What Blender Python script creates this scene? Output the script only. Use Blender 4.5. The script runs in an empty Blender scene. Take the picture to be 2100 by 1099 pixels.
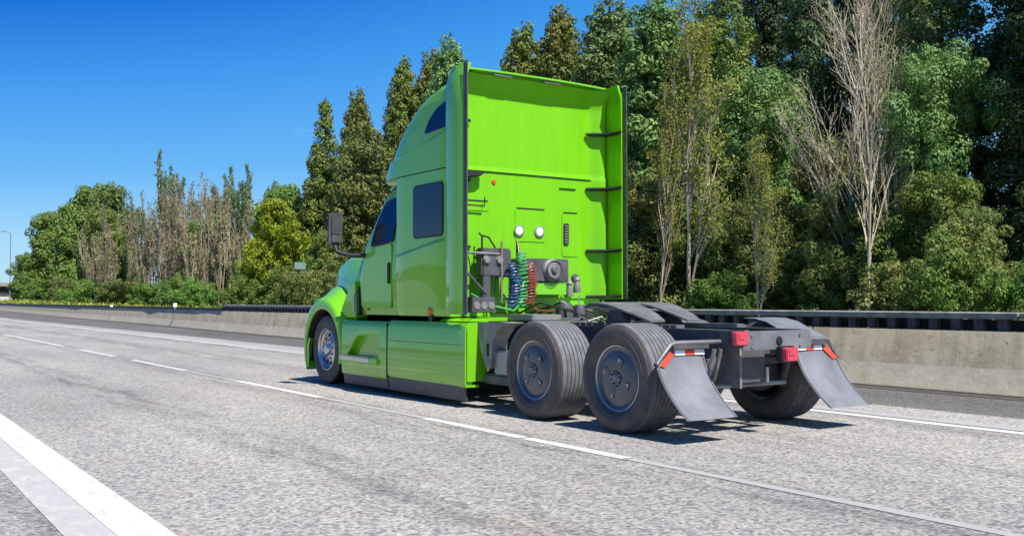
import bpy, bmesh, math, random
import numpy as np
from mathutils import Vector, Matrix
C = bpy.context.scene
rad = math.radians

# ------------------------------------------------------------------ camera
cam_d = bpy.data.cameras.new('camera'); cam = bpy.data.objects.new('camera', cam_d)
C.collection.objects.link(cam); C.camera = cam
cam.location = (-7.1205, -7.0913, 1.212)
cam.rotation_euler = (rad(90+1.904), 0, -rad(34.043))
cam_d.sensor_width = 36; cam_d.lens = 2046.98/2100*36
cam_d.clip_start = .1; cam_d.clip_end = 6000

# ------------------------------------------------------------------ sky and sun
SUN_TRAVEL = Vector((-.05, .66, -1.0)).normalized()
sd = -SUN_TRAVEL
elev = math.asin(sd.z); azim = math.atan2(sd.x, sd.y)
W = bpy.data.worlds.new('World'); C.world = W; W.use_nodes = True
nt = W.node_tree; nt.nodes.clear()
out = nt.nodes.new('ShaderNodeOutputWorld'); bg = nt.nodes.new('ShaderNodeBackground')
sky = nt.nodes.new('ShaderNodeTexSky'); sky.sky_type = 'NISHITA'; sky.sun_disc = False
sky.sun_elevation = elev; sky.sun_rotation = azim
sky.air_density = 1.0; sky.dust_density = .12; sky.ozone_density = 3.5
hs = nt.nodes.new('ShaderNodeHueSaturation'); hs.inputs['Saturation'].default_value = 1.38; hs.inputs['Value'].default_value = 1.0
nt.links.new(sky.outputs[0], hs.inputs['Color'])
# a few thin cirrus wisps high in the sky
tc = nt.nodes.new('ShaderNodeTexCoord'); mp = nt.nodes.new('ShaderNodeMapping')
mp.inputs['Rotation'].default_value = (0, rad(12), rad(-20)); mp.inputs['Scale'].default_value = (2.2, 2.2, 16)
nz = nt.nodes.new('ShaderNodeTexNoise'); nz.inputs['Scale'].default_value = 1.6; nz.inputs['Detail'].default_value = 7; nz.inputs['Roughness'].default_value = .62
rp = nt.nodes.new('ShaderNodeValToRGB'); rp.color_ramp.elements[0].position = .63; rp.color_ramp.elements[1].position = .86
mulc = nt.nodes.new('ShaderNodeMath'); mulc.operation = 'MULTIPLY'; mulc.inputs[1].default_value = .35
mx = nt.nodes.new('ShaderNodeMix'); mx.data_type = 'RGBA'; mx.inputs[7].default_value = (7.5, 8.2, 9.2, 1)
nt.links.new(tc.outputs['Generated'], mp.inputs[0]); nt.links.new(mp.outputs[0], nz.inputs['Vector'])
nt.links.new(nz.outputs[0], rp.inputs[0]); nt.links.new(rp.outputs[0], mulc.inputs[0]); nt.links.new(mulc.outputs[0], mx.inputs[0])
# the clear sky deepens away from the horizon and away from the sun side
tg = nt.nodes.new('ShaderNodeTexCoord'); sp = nt.nodes.new('ShaderNodeSeparateXYZ'); nt.links.new(tg.outputs['Generated'], sp.inputs[0])
dt = nt.nodes.new('ShaderNodeVectorMath'); dt.operation = 'DOT_PRODUCT'; dt.inputs[1].default_value = (-.75, .50, 0); nt.links.new(tg.outputs['Generated'], dt.inputs[0])
a1 = nt.nodes.new('ShaderNodeMath'); a1.operation = 'ADD'; a1.inputs[1].default_value = 1.0; nt.links.new(dt.outputs['Value'], a1.inputs[0])
m1 = nt.nodes.new('ShaderNodeMath'); m1.operation = 'MULTIPLY'; nt.links.new(sp.outputs[2], m1.inputs[0]); nt.links.new(a1.outputs[0], m1.inputs[1])
gr = nt.nodes.new('ShaderNodeValToRGB'); K = 1/.1515
def lin(c): return tuple(((v/255+.055)/1.055)**2.4 if v > 10 else v/255/12.92 for v in c)
stops = [(0, (172,216,244)), (.08, (150,207,248)), (.16, (98,178,245)), (.26, (62,153,239)), (.36, (6,110,217)), (.7, (4,70,165))]
while len(gr.color_ramp.elements) < len(stops): gr.color_ramp.elements.new(.5)
for e_, (p_, c_) in zip(gr.color_ramp.elements, stops): e_.position = p_; e_.color = (*lin(c_), 1)
nt.links.new(m1.outputs[0], gr.inputs[0])
gs = nt.nodes.new('ShaderNodeVectorMath'); gs.operation = 'SCALE'; gs.inputs['Scale'].default_value = K; nt.links.new(gr.outputs[0], gs.inputs[0])
gf = nt.nodes.new('ShaderNodeMapRange'); gf.inputs[1].default_value = .35; gf.inputs[2].default_value = .7; gf.inputs[3].default_value = .85; gf.inputs[4].default_value = .25
nt.links.new(sp.outputs[2], gf.inputs[0])
gm_ = nt.nodes.new('ShaderNodeMix'); gm_.data_type = 'RGBA'; nt.links.new(gf.outputs[0], gm_.inputs[0]); nt.links.new(hs.outputs[0], gm_.inputs[6]); nt.links.new(gs.outputs[0], gm_.inputs[7])
nt.links.new(gm_.outputs[2], mx.inputs[6]); nt.links.new(mx.outputs[2], bg.inputs[0])
bg.inputs[1].default_value = .10
nt.links.new(bg.outputs[0], out.inputs[0])
sl = bpy.data.lights.new('sun', 'SUN'); sl.energy = 4.9; sl.angle = rad(.5); sl.color = (1, .955, .88)
so = bpy.data.objects.new('sun', sl); C.collection.objects.link(so)
so.rotation_euler = (-SUN_TRAVEL).to_track_quat('Z', 'Y').to_euler()
C.view_settings.view_transform = 'Standard'; C.view_settings.look = 'None'
C.view_settings.exposure = .60; C.view_settings.gamma = 1

# ------------------------------------------------------------------ materials
def N(t, ty, **kw):
    n = t.nodes.new(ty)
    for k, v in kw.items():
        if hasattr(n, k): setattr(n, k, v)
    return n
def mat(name, col, rough=.5, metal=0, coat=0, spec=.5, noise=0, nscale=6, bump=0, bscale=40, col2=None, stretch=None):
    m = bpy.data.materials.new(name); m.use_nodes = True; t = m.node_tree; b = t.nodes['Principled BSDF']
    b.inputs['Base Color'].default_value = (*col, 1); b.inputs['Roughness'].default_value = rough
    b.inputs['Metallic'].default_value = metal; b.inputs['Coat Weight'].default_value = coat
    b.inputs['Coat Roughness'].default_value = .04
    b.inputs['Specular IOR Level'].default_value = spec
    co = N(t, 'ShaderNodeTexCoord').outputs['Object']
    if stretch:
        mpn = N(t, 'ShaderNodeMapping'); mpn.inputs['Scale'].default_value = stretch
        t.links.new(co, mpn.inputs[0]); co = mpn.outputs[0]
    if noise or col2:
        n = N(t, 'ShaderNodeTexNoise'); n.inputs['Scale'].default_value = nscale; n.inputs['Detail'].default_value = 6
        n.inputs['Roughness'].default_value = .6
        t.links.new(co, n.inputs['Vector'])
        r = N(t, 'ShaderNodeValToRGB'); r.color_ramp.elements[0].position = .36; r.color_ramp.elements[1].position = .66
        c2 = col2 or tuple(c*(1-noise) for c in col)
        r.color_ramp.elements[0].color = (*c2, 1); r.color_ramp.elements[1].color = (*col, 1)
        t.links.new(n.outputs[0], r.inputs[0]); t.links.new(r.outputs[0], b.inputs['Base Color'])
        mr = N(t, 'ShaderNodeMapRange'); mr.inputs[3].default_value = min(1, rough+.12); mr.inputs[4].default_value = max(0, rough-.05)
        t.links.new(n.outputs[0], mr.inputs[0]); t.links.new(mr.outputs[0], b.inputs['Roughness'])
    if bump:
        n2 = N(t, 'ShaderNodeTexNoise'); n2.inputs['Scale'].default_value = bscale; n2.inputs['Detail'].default_value = 4
        t.links.new(co, n2.inputs['Vector'])
        bp = N(t, 'ShaderNodeBump'); bp.inputs['Strength'].default_value = bump; bp.inputs['Distance'].default_value = .01
        t.links.new(n2.outputs[0], bp.inputs['Height']); t.links.new(bp.outputs[0], b.inputs['Normal'])
    return m
M = {}
def dusty(m, z0, z1, amt, col=(.16,.15,.13)):
    t = m.node_tree; b = t.nodes['Principled BSDF']; li = b.inputs['Base Color'].links
    co = N(t, 'ShaderNodeTexCoord').outputs['Object']; sx = N(t, 'ShaderNodeSeparateXYZ'); t.links.new(co, sx.inputs[0])
    n = N(t, 'ShaderNodeTexNoise'); n.inputs['Scale'].default_value = 4; n.inputs['Detail'].default_value = 8; n.inputs['Roughness'].default_value = .72
    q = N(t, 'ShaderNodeMapping'); q.inputs['Scale'].default_value = (1, .5, 1.6); t.links.new(co, q.inputs[0]); t.links.new(q.outputs[0], n.inputs['Vector'])
    h = N(t, 'ShaderNodeMapRange'); h.inputs[1].default_value = z1; h.inputs[2].default_value = z0; t.links.new(sx.outputs[2], h.inputs[0])
    k = N(t, 'ShaderNodeMapRange'); k.inputs[1].default_value = .40; k.inputs[2].default_value = .72; t.links.new(n.outputs[0], k.inputs[0])
    p = N(t, 'ShaderNodeMath'); p.operation = 'MULTIPLY'; t.links.new(h.outputs[0], p.inputs[0]); t.links.new(k.outputs[0], p.inputs[1])
    p2 = N(t, 'ShaderNodeMath'); p2.operation = 'MULTIPLY'; p2.inputs[1].default_value = amt; t.links.new(p.outputs[0], p2.inputs[0])
    x = N(t, 'ShaderNodeMix'); x.data_type = 'RGBA'; x.inputs[7].default_value = (*col, 1); t.links.new(p2.outputs[0], x.inputs[0])
    if li: t.links.new(li[0].from_socket, x.inputs[6])
    else: x.inputs[6].default_value = b.inputs['Base Color'].default_value
    t.links.new(x.outputs[2], b.inputs['Base Color'])
    r = N(t, 'ShaderNodeMapRange'); r.inputs[3].default_value = b.inputs['Coat Weight'].default_value; r.inputs[4].default_value = .1
    t.links.new(p2.outputs[0], r.inputs[0]); t.links.new(r.outputs[0], b.inputs['Coat Weight'])
M['green'] = mat('lime_paint', (.168, .52, .002), .36, coat=1, spec=.3, bump=.012, bscale=2.2)
M['green_wall'] = mat('lime_paint_rear', (.168, .52, .002), .5, coat=.15, spec=.2, noise=.08, nscale=2.5, bump=.02, bscale=3, stretch=(5, 1, .4))
dusty(M['green'], .1, 1.3, .30); dusty(M['green_wall'], 1.0, 2.2, .35)
M['glass'] = mat('dark_glass', (.002, .012, .048), .06, coat=0, spec=.42)
M['rubber'] = mat('rubber', (.030, .029, .030), .62, noise=.35, nscale=5, bump=.15, bscale=80)
M['tread'] = mat('dusty_tread', (.165, .165, .178), .75, noise=.35, nscale=12, bump=.2, bscale=60)
M['sidewall'] = mat('tyre_sidewall', (.085, .074, .068), .6, noise=.35, nscale=7, bump=.1, bscale=50)
M['black'] = mat('black_plastic', (.02, .02, .022), .5, noise=.3, nscale=9)
M['void'] = mat('black_recess', (.008, .008, .008), .9)
M['frame'] = mat('dusty_frame_steel', (.10, .10, .108), .55, noise=.45, nscale=5, bump=.1, bscale=30)
M['steel'] = mat('worn_steel', (.30, .29, .28), .42, metal=.55, noise=.4, nscale=6)
M['cast'] = mat('grey_cast', (.27, .26, .25), .6, metal=.2, noise=.4, nscale=6, bump=.1)
M['alu'] = mat('polished_aluminium', (.62, .60, .60), .27, metal=1, noise=.12, nscale=8)
M['aludull'] = mat('diamond_plate', (.36, .35, .34), .40, metal=.5, noise=.2, nscale=20)
M['cover'] = mat('wheel_cover_paint', (.10, .107, .12), .36, metal=.35, coat=.4, noise=.35, nscale=4)
M['cover2'] = mat('dusty_grey_steel', (.20,.20,.22), .55, noise=.4, nscale=4)
M['ring'] = mat('rim_ring', (.42, .44, .47), .3, metal=.8)
M['flap'] = mat('grey_mudflap', (.195, .20, .222), .55, noise=.38, nscale=4, bump=.05, bscale=30, stretch=(1, 1, .5))
M['skirt_rubber'] = mat('skirt_rubber', (.075, .08, .09), .5, noise=.3, nscale=5)
M['red'] = mat('red_lens', (.56, .055, .09), .25, coat=.6)
M['orange'] = mat('amber_lens', (.75, .22, .02), .3, coat=.5)
M['tapered'] = mat('tape_red', (.75, .07, .03), .35)
M['tapewhite'] = mat('tape_white', (.8, .8, .8), .3)
M['lampwhite'] = mat('lamp_lens', (.80, .82, .80), .2, coat=.5)
M['hblue'] = mat('hose_blue', (.035, .09, .22), .35)
M['hgreen'] = mat('hose_green', (.05, .32, .10), .35)
M['hred'] = mat('hose_red', (.26, .055, .035), .35)
M['cable'] = mat('black_cable', (.015, .015, .015), .4)

# ------------------------------------------------------------------ mesh helpers
class MB:
    def __init__(s): s.v = []; s.f = []
    def add(s, vs, fs):
        o = len(s.v); s.v += [tuple(v) for v in vs]; s.f += [tuple(i+o for i in f) for f in fs]; return s
    def box(s, x0, x1, y0, y1, z0, z1):
        return s.add([(x0,y0,z0),(x1,y0,z0),(x1,y1,z0),(x0,y1,z0),(x0,y0,z1),(x1,y0,z1),(x1,y1,z1),(x0,y1,z1)],
                     [(0,3,2,1),(4,5,6,7),(0,1,5,4),(1,2,6,5),(2,3,7,6),(3,0,4,7)])
    def prism(s, pts, ax, a, b):
        def P(p, c):
            q = [0,0,0]; o = [i for i in range(3) if i != ax]; q[ax] = c; q[o[0]] = p[0]; q[o[1]] = p[1]; return q
        n = len(pts)
        return s.add([P(p,a) for p in pts]+[P(p,b) for p in pts],
                     [tuple(range(n))[::-1], tuple(range(n,2*n))]+[(i,(i+1)%n,n+(i+1)%n,n+i) for i in range(n)])
    def tube(s, pts, r, n=8, r2=None, cap=True):
        pts = [Vector(p) for p in pts]; k = len(pts); vs = []; up = None
        for i, p in enumerate(pts):
            d = (pts[min(i+1,k-1)]-pts[max(i-1,0)]).normalized()
            if up is None: up = d.orthogonal().normalized()
            up = (up-d*up.dot(d)); up = up.normalized() if up.length > 1e-6 else d.orthogonal().normalized()
            w = d.cross(up); rr = r if r2 is None else r+(r2-r)*i/(k-1)
            vs += [p+(up*math.cos(2*math.pi*j/n)+w*math.sin(2*math.pi*j/n))*rr for j in range(n)]
        fs = [(i*n+j, i*n+(j+1)%n, (i+1)*n+(j+1)%n, (i+1)*n+j) for i in range(k-1) for j in range(n)]
        if cap: fs += [tuple(range(n))[::-1], tuple(range((k-1)*n, k*n))]
        return s.add(vs, fs)
    def lathe(s, prof, c, ax=0, n=48, close=False, a0=0, a1=2*math.pi):
        # prof: (radius, axial)
        full = abs(a1-a0-2*math.pi) < 1e-6; m = n if full else n+1; k = len(prof); vs = []
        o = [i for i in range(3) if i != ax]
        for j in range(m):
            a = a0+(a1-a0)*j/n
            for r, h in prof:
                q = list(c); q[ax] += h; q[o[0]] += r*math.cos(a); q[o[1]] += r*math.sin(a); vs.append(q)
        fs = []
        for j in range(n):
            j2 = (j+1) % m
            for i in range(k if close else k-1):
                i2 = (i+1) % k; fs.append((j*k+i, j2*k+i, j2*k+i2, j*k+i2))
        if close and not full: fs += [tuple(range(k)), tuple(range((m-1)*k, m*k))[::-1]]
        return s.add(vs, fs)
    def grid(s, rows, closed=False):
        k = len(rows[0]); o = []
        for r in rows: o += list(r)
        fs = []
        for i in range(len(rows)-1):
            for j in range(k if closed else k-1):
                j2 = (j+1) % k; fs.append((i*k+j, i*k+j2, (i+1)*k+j2, (i+1)*k+j))
        return s.add(o, fs)
    def slab(s, rows, th):
        # rows: grid of points -> a sheet given thickness along `th` (vector)
        t = Vector(th); a = [[Vector(p) for p in r] for r in rows]; b = [[p+t for p in r] for r in a]
        R = len(a); K = len(a[0]); s.grid(a); s.grid(b)
        s.grid([a[0], b[0]]); s.grid([a[-1], b[-1]]); s.grid([[r[0] for r in a], [r[0] for r in b]]); s.grid([[r[-1] for r in a], [r[-1] for r in b]])
        return s
    def build(s, name, m, parent=None, smooth=35, bevel=0, seg=2, cut=None, orig=None):
        org = Vector(orig) if orig else worldloc(parent)
        me = bpy.data.meshes.new(name)
        me.from_pydata([tuple(Vector(v)-org) for v in s.v], [], s.f)
        me.materials.append(m)
        bm = bmesh.new(); bm.from_mesh(me)
        bmesh.ops.remove_doubles(bm, verts=bm.verts, dist=1e-5)
        bmesh.ops.recalc_face_normals(bm, faces=bm.faces)
        if bevel:
            ed = [e for e in bm.edges if len(e.link_faces) == 2 and e.calc_face_angle(0) > rad(30)]
            bmesh.ops.bevel(bm, geom=ed, offset=bevel, segments=seg, affect='EDGES', clamp_overlap=True)
        bm.to_mesh(me); bm.free()
        if smooth:
            for p in me.polygons: p.use_smooth = True
            me.set_sharp_from_angle(angle=rad(smooth))
        o = bpy.data.objects.new(name, me); C.collection.objects.link(o)
        if parent: o.parent = parent
        elif orig: o.location = org
        return o
def worldloc(o):
    v = Vector((0,0,0))
    while o: v += o.location; o = o.parent
    return v
def boolean(o, cutmb):
    c = cutmb.build('cut', M['void'], None); 
    # same frame as o
    c.location = -worldloc(o)+worldloc(o)
    md = o.modifiers.new('b', 'BOOLEAN'); md.object = c; md.operation = 'DIFFERENCE'; md.solver = 'EXACT'
    dg = bpy.context.evaluated_depsgraph_get(); dg.update()
    me = bpy.data.meshes.new_from_object(o.evaluated_get(dg)); o.modifiers.clear(); o.data = me
    for p in me.polygons: p.use_smooth = True
    me.set_sharp_from_angle(angle=rad(35))
    bpy.data.objects.remove(c)
def tag(o, label=None, cat=None, group=None, kind=None):
    if label: o['label'] = label
    if cat: o['category'] = cat
    if group: o['group'] = group
    if kind: o['kind'] = kind
    return o
def empty(name, loc, rz=0):
    o = bpy.data.objects.new(name, None); C.collection.objects.link(o); o.location = loc; o.rotation_euler = (0,0,rz)
    o.empty_display_size = .3; return o
def rrect(y0, y1, z0, z1, r, n=5):
    pts = []
    for cy, cz, a in ((y1-r, z1-r, 0), (y0+r, z1-r, 90), (y0+r, z0+r, 180), (y1-r, z0+r, 270)):
        for i in range(n+1):
            t = rad(a+90*i/n); pts.append((cy+r*math.cos(t), cz+r*math.sin(t)))
    return pts
def roundpoly(pts, r, n=4):
    out = []; k = len(pts)
    for i in range(k):
        p = Vector(pts[i]); a = Vector(pts[i-1]); b = Vector(pts[(i+1) % k])
        ra = min(r, (a-p).length*.45); rb = min(r, (b-p).length*.45)
        s = p+(a-p).normalized()*ra; e = p+(b-p).normalized()*rb
        for j in range(n+1):
            t = j/n; q = s*(1-t)**2+p*2*t*(1-t)+e*t*t; out.append((q.x, q.y))
    return out
def lerp(a, b, t): return a+(b-a)*t
def interp(x, tab):
    if x <= tab[0][0]: return tab[0][1]
    for (x0, y0), (x1, y1) in zip(tab, tab[1:]):
        if x <= x1: return y0+(y1-y0)*(x-x0)/(x1-x0)
    return tab[-1][1]
def sstep(a, b, x):
    t = max(0, min(1, (x-a)/(b-a))); return t*t*(3-2*t)

# ================================================================== SETTING
def ground_mat(name, kind):
    m = bpy.data.materials.new(name); m.use_nodes = True; t = m.node_tree; b = t.nodes['Principled BSDF']
    tcn = N(t, 'ShaderNodeTexCoord'); co = tcn.outputs['Object']
    def noise(scale, detail=4, rough=.6, st=None):
        n = N(t, 'ShaderNodeTexNoise'); n.inputs['Scale'].default_value = scale; n.inputs['Detail'].default_value = detail; n.inputs['Roughness'].default_value = rough
        if st:
            q = N(t, 'ShaderNodeMapping'); q.inputs['Scale'].default_value = st; t.links.new(co, q.inputs[0]); t.links.new(q.outputs[0], n.inputs['Vector'])
        else: t.links.new(co, n.inputs['Vector'])
        return n.outputs[0]
    def ramp(src, stops):
        r = N(t, 'ShaderNodeValToRGB'); e = r.color_ramp.elements
        e[0].position = stops[0][0]; e[0].color = (*stops[0][1], 1); e[1].position = stops[-1][0]; e[1].color = (*stops[-1][1], 1)
        for p, c in stops[1:-1]:
            x = e.new(p); x.color = (*c, 1)
        t.links.new(src, r.inputs[0]); return r.outputs[0]
    def mixc(mode, f, a, c):
        x = N(t, 'ShaderNodeMix'); x.data_type = 'RGBA'; x.blend_type = mode
        if isinstance(f, (int, float)): x.inputs[0].default_value = f
        else: t.links.new(f, x.inputs[0])
        t.links.new(a, x.inputs[6])
        if isinstance(c, tuple): x.inputs[7].default_value = (*c, 1)
        else: t.links.new(c, x.inputs[7])
        return x.outputs[2]
    if kind in ('road', 'shoulder', 'paint', 'faded', 'old'):
        g = {'old': .50, 'road': .365, 'shoulder': .15, 'paint': .60, 'faded': .39}[kind]
        v = N(t, 'ShaderNodeTexVoronoi'); v.inputs['Scale'].default_value = 44; t.links.new(co, v.inputs['Vector'])
        sepn = N(t, 'ShaderNodeSeparateColor'); t.links.new(v.outputs['Color'], sepn.inputs[0])
        lo, hi = (.55, 1.28) if kind in ('road', 'shoulder') else (.93, 1.05)
        agg = ramp(sepn.outputs[0], [(0, (g*lo*.8,)*3), (.12, (g*lo,)*3), (.6, (g, g*.945, g*.895)), (1, (g*hi, g*hi*.95, g*hi*.875))])
        n1 = ramp(noise(34, 7, .85), [(.32, (.50,.50,.49)), (.50, (1,.99,.98)), (.72, (1.14,1.12,1.09))])
        k1 = 1 if kind in ('road', 'shoulder') else .35
        c = mixc('MULTIPLY', k1, agg, n1)
        n2 = ramp(noise(.55, 5, .62, (1, .22, 1)), [(.32, (.74,.73,.735)), (.60, (1.08,1.06,1.04))])
        c = mixc('MULTIPLY', k1*.9, c, n2)
        if kind == 'road':
            # wheel tracks polished along each lane, patchy dark streaks between them
            w = N(t, 'ShaderNodeSeparateXYZ'); t.links.new(co, w.inputs[0])
            mm = N(t, 'ShaderNodeMath'); mm.operation = 'MULTIPLY_ADD'; mm.inputs[1].default_value = 2*math.pi/1.93; mm.inputs[2].default_value = 2.3
            t.links.new(w.outputs[0], mm.inputs[0]); sn = N(t, 'ShaderNodeMath'); sn.operation = 'SINE'; t.links.new(mm.outputs[0], sn.inputs[0])
            st = ramp(noise(3.0, 6, .7, (1.4, .16, 1)), [(.42, (1,1,1)), (.66, (.55,.55,.56))])
            mr = N(t, 'ShaderNodeMapRange'); mr.inputs[1].default_value = .1; mr.inputs[2].default_value = .9; t.links.new(sn.outputs[0], mr.inputs[0])
            c = mixc('MULTIPLY', mr.outputs[0], c, st)
            yel = ramp(noise(1.3, 3, .6), [(.56, (1,1,1)), (.72, (1.03,1.0,.90))])
            c = mixc('MULTIPLY', 1.0, c, yel)
            # cracks along the travel direction
            cr = N(t, 'ShaderNodeTexVoronoi'); cr.feature = 'DISTANCE_TO_EDGE'; cr.inputs['Scale'].default_value = .5
            q = N(t, 'ShaderNodeMapping'); q.inputs['Scale'].default_value = (1, .18, 1)
            dn = N(t, 'ShaderNodeTexNoise'); dn.inputs['Scale'].default_value = 2.5; t.links.new(co, dn.inputs['Vector'])
            av = N(t, 'ShaderNodeVectorMath'); av.operation = 'MULTIPLY_ADD'; av.inputs[1].default_value = (.35,.35,0)
            t.links.new(dn.outputs['Color'], av.inputs[0]); t.links.new(co, av.inputs[2]); t.links.new(av.outputs[0], q.inputs[0]); t.links.new(q.outputs[0], cr.inputs['Vector'])
            crk = ramp(cr.outputs['Distance'], [(0, (1,1,1)), (.0055, (0,0,0))])
            gate = ramp(noise(.35, 2), [(.56, (0,0,0)), (.66, (.6,.6,.6))])
            gm = mixc('MULTIPLY', 1.0, crk, gate)
            c = mixc('MIX', gm, c, (.075, .073, .072))
        if kind in ('paint', 'faded', 'old'):
            wear = ramp(noise(7, 6, .75, (1, .5, 1)), [(.36 if kind == 'paint' else .48, (.6,.6,.6)), (.48 if kind == 'paint' else .66, (0,0,0))])
            c = mixc('MIX', wear, c, (.33, .325, .32))
        t.links.new(c, b.inputs['Base Color']); b.inputs['Roughness'].default_value = .85; b.inputs['Specular IOR Level'].default_value = .25
        bp = N(t, 'ShaderNodeBump'); bp.inputs['Strength'].default_value = .55 if k1 == 1 else .2; bp.inputs['Distance'].default_value = .012
        t.links.new(noise(45, 4, .7), bp.inputs['Height']); t.links.new(bp.outputs[0], b.inputs['Normal'])
    elif kind == 'verge':
        c = ramp(noise(1.2, 6, .7), [(.3, (.05,.06,.018)), (.5, (.10,.10,.035)), (.7, (.22,.18,.08))])
        t.links.new(c, b.inputs['Base Color']); b.inputs['Roughness'].default_value = .95
    elif kind == 'concrete':
        z = N(t, 'ShaderNodeSeparateXYZ'); t.links.new(co, z.inputs[0])
        c = ramp(noise(1.6, 7, .68, (1, .8, 1.3)), [(.28, (.33,.265,.175)), (.5, (.49,.41,.285)), (.72, (.56,.475,.34))])
        # streaks running down the face and grime at the top
        s1 = ramp(noise(1.5, 5, .7, (1, 2.2, .22)), [(.42, (.70,.69,.68)), (.58, (1.04,1.04,1.03))])
        c = mixc('MULTIPLY', .75, c, s1)
        dark = ramp(noise(6, 5, .7), [(.60, (1,1,1)), (.68, (.40,.38,.35))]); c = mixc('MULTIPLY', .85, c, dark)
        low = N(t, 'ShaderNodeMapRange'); low.inputs[1].default_value = .335; low.inputs[2].default_value = .315
        t.links.new(z.outputs[2], low.inputs[0])
        lowc = ramp(noise(3, 6, .7), [(.35, (.52,.43,.31)), (.65, (.66,.57,.42))])
        c = mixc('MIX', low.outputs[0], c, lowc)
        t.links.new(c, b.inputs['Base Color']); b.inputs['Roughness'].default_value = .88
        bp = N(t, 'ShaderNodeBump'); bp.inputs['Strength'].default_value = .35; bp.inputs['Distance'].default_value = .02
        t.links.new(noise(14, 6, .7), bp.inputs['Height']); t.links.new(bp.outputs[0], b.inputs['Normal'])
    return m
M['road'] = ground_mat('asphalt', 'road'); M['shoulder'] = ground_mat('shoulder_asphalt', 'shoulder')
M['paint'] = ground_mat('road_paint', 'paint'); M['faded'] = ground_mat('faded_paint', 'faded')
M['verge'] = ground_mat('verge_soil', 'verge'); M['concrete'] = ground_mat('barrier_concrete', 'concrete')

def sheet(name, x0, x1, y0, y1, z, m, kind='structure'):
    mb = MB(); mb.add([(x0,y0,z),(x1,y0,z),(x1,y1,z),(x0,y1,z)], [(0,1,2,3)])
    return tag(mb.build(name, m, None, smooth=0), kind=kind)
sheet('ground', -900, 1500, -300, 3500, -.03, M['verge'])
# barrier line drifts away from the lanes further on
BX = [(-40, 5.15), (-6, 5.22), (2, 5.32), (25, 5.52), (36, 5.95), (48, 6.6), (71, 7.1), (95, 8.2), (140, 10.4), (200, 13.5)]
def bx(y): return interp(y, BX)
mb = MB(); ys = [-40,-20,-6,2,14,25,36,48,60,71,95,140,200,600]
mb.grid([[(-14,y,-.008) for y in ys], [(bx(y)+.5,y,-.008) for y in ys]])
tag(mb.build('shoulder', M['shoulder'], None, smooth=0), kind='structure')
mb = MB(); mb.grid([[(bx(y)-.40,y,-.004) for y in ys], [(bx(y)+.02,y,-.004) for y in ys]])
M['gutter'] = mat('gutter_grit', (.085,.075,.062), .95, noise=.6, nscale=9, bump=.4, bscale=30)
tag(mb.build('gutter', M['gutter'], None, smooth=0), kind='structure')
sheet('road', -14, 3.02, -40, 600, 0, M['road'])
def line(x0, x1, spans, m):
    mb = MB()
    for a, b in spans: mb.add([(x0,a,.004),(x1,a,.004),(x1,b,.004),(x0,b,.004)], [(0,1,2,3)])
    return tag(mb.build('road_marking', m, None, smooth=0), kind='structure')
line(-5.90, -5.64, [(-40, 400)], M['paint'])
M['old'] = ground_mat('old_paint', 'old')
line(-6.13, -5.903, [(-40, 400)], M['old'])
line(1.82, 1.98, [(-40, 400)], M['paint'])
line(2.05, 2.30, [(-40, 60)], M['faded'])
dash = [(-13.5,-9.9), (-1.17, .18), (.24, 2.02), (4.72, 7.85), (10.6, 14.4), (16, 19.7), (22, 34), (36, 40), (45, 49), (54, 58), (63, 67), (72, 76), (81, 85), (90, 94)]
line(-2.11, -1.99, dash, M['paint'])
line(-2.10, -2.00, [(-9.9,-1.19), (2.04, 4.70), (7.87, 10.58)], M['faded'])

# ------------------------------------------------------------------ concrete barrier (in cast lengths) and rail behind it
def barrier_piece(y0, y1):
    prof = [(0,0),(.01,.03),(.155,.325),(.28,.79),(.295,.815),(.42,.815),(.42,0)]
    rows = []
    for k in range(3):
        y = lerp(y0+.012, y1-.012, k/2); x = bx(y)
        rows.append([(x+p, y, z) for p, z in prof])
    mb = MB(); mb.grid(rows, closed=True); n = len(prof)
    mb.f += [tuple(range(n)), tuple(range(2*n, 3*n))[::-1]]
    return mb
y = -14.7; k = 0
adj = ['nearest to the right edge of the frame', 'right behind the right mud flap', 'behind the truck rear lamps']
BY = []
while y < 190:
    L = 6.0 if y < 60 else 12.0
    o = barrier_piece(y, y+L).build('concrete_barrier', M['concrete'], None, smooth=20, bevel=.008, seg=1, orig=(bx(y), y, 0))
    BY.append(o)
    y += L
order = ['first', 'second', 'third', 'fourth', 'fifth', 'sixth', 'seventh', 'eighth', 'ninth', 'tenth', 'eleventh', 'twelfth', 'thirteenth', 'fourteenth', 'fifteenth', 'sixteenth', 'seventeenth', 'eighteenth', 'nineteenth', 'twentieth', 'twenty-first', 'twenty-second', 'twenty-third', 'twenty-fourth']
for i, o in enumerate(BY):
    if i <= 1: lab = ['length of grey concrete barrier running out past the right frame edge, nearest the camera', 'length of stained grey concrete barrier with cream foot, at the right frame edge'][i]
    elif i == 2: lab = 'length of stained concrete barrier with cream foot right behind the right mud flap'
    elif i in (3, 4, 5): lab = 'length of concrete barrier hidden mostly behind the truck, %s beyond the right mud flap' % order[i-3]
    else: lab = 'length of grey concrete barrier left of the truck, %s away from the front wheel' % order[i-6]
    tag(o, lab, 'barrier', 'cast lengths of concrete barrier along the road')
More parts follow.
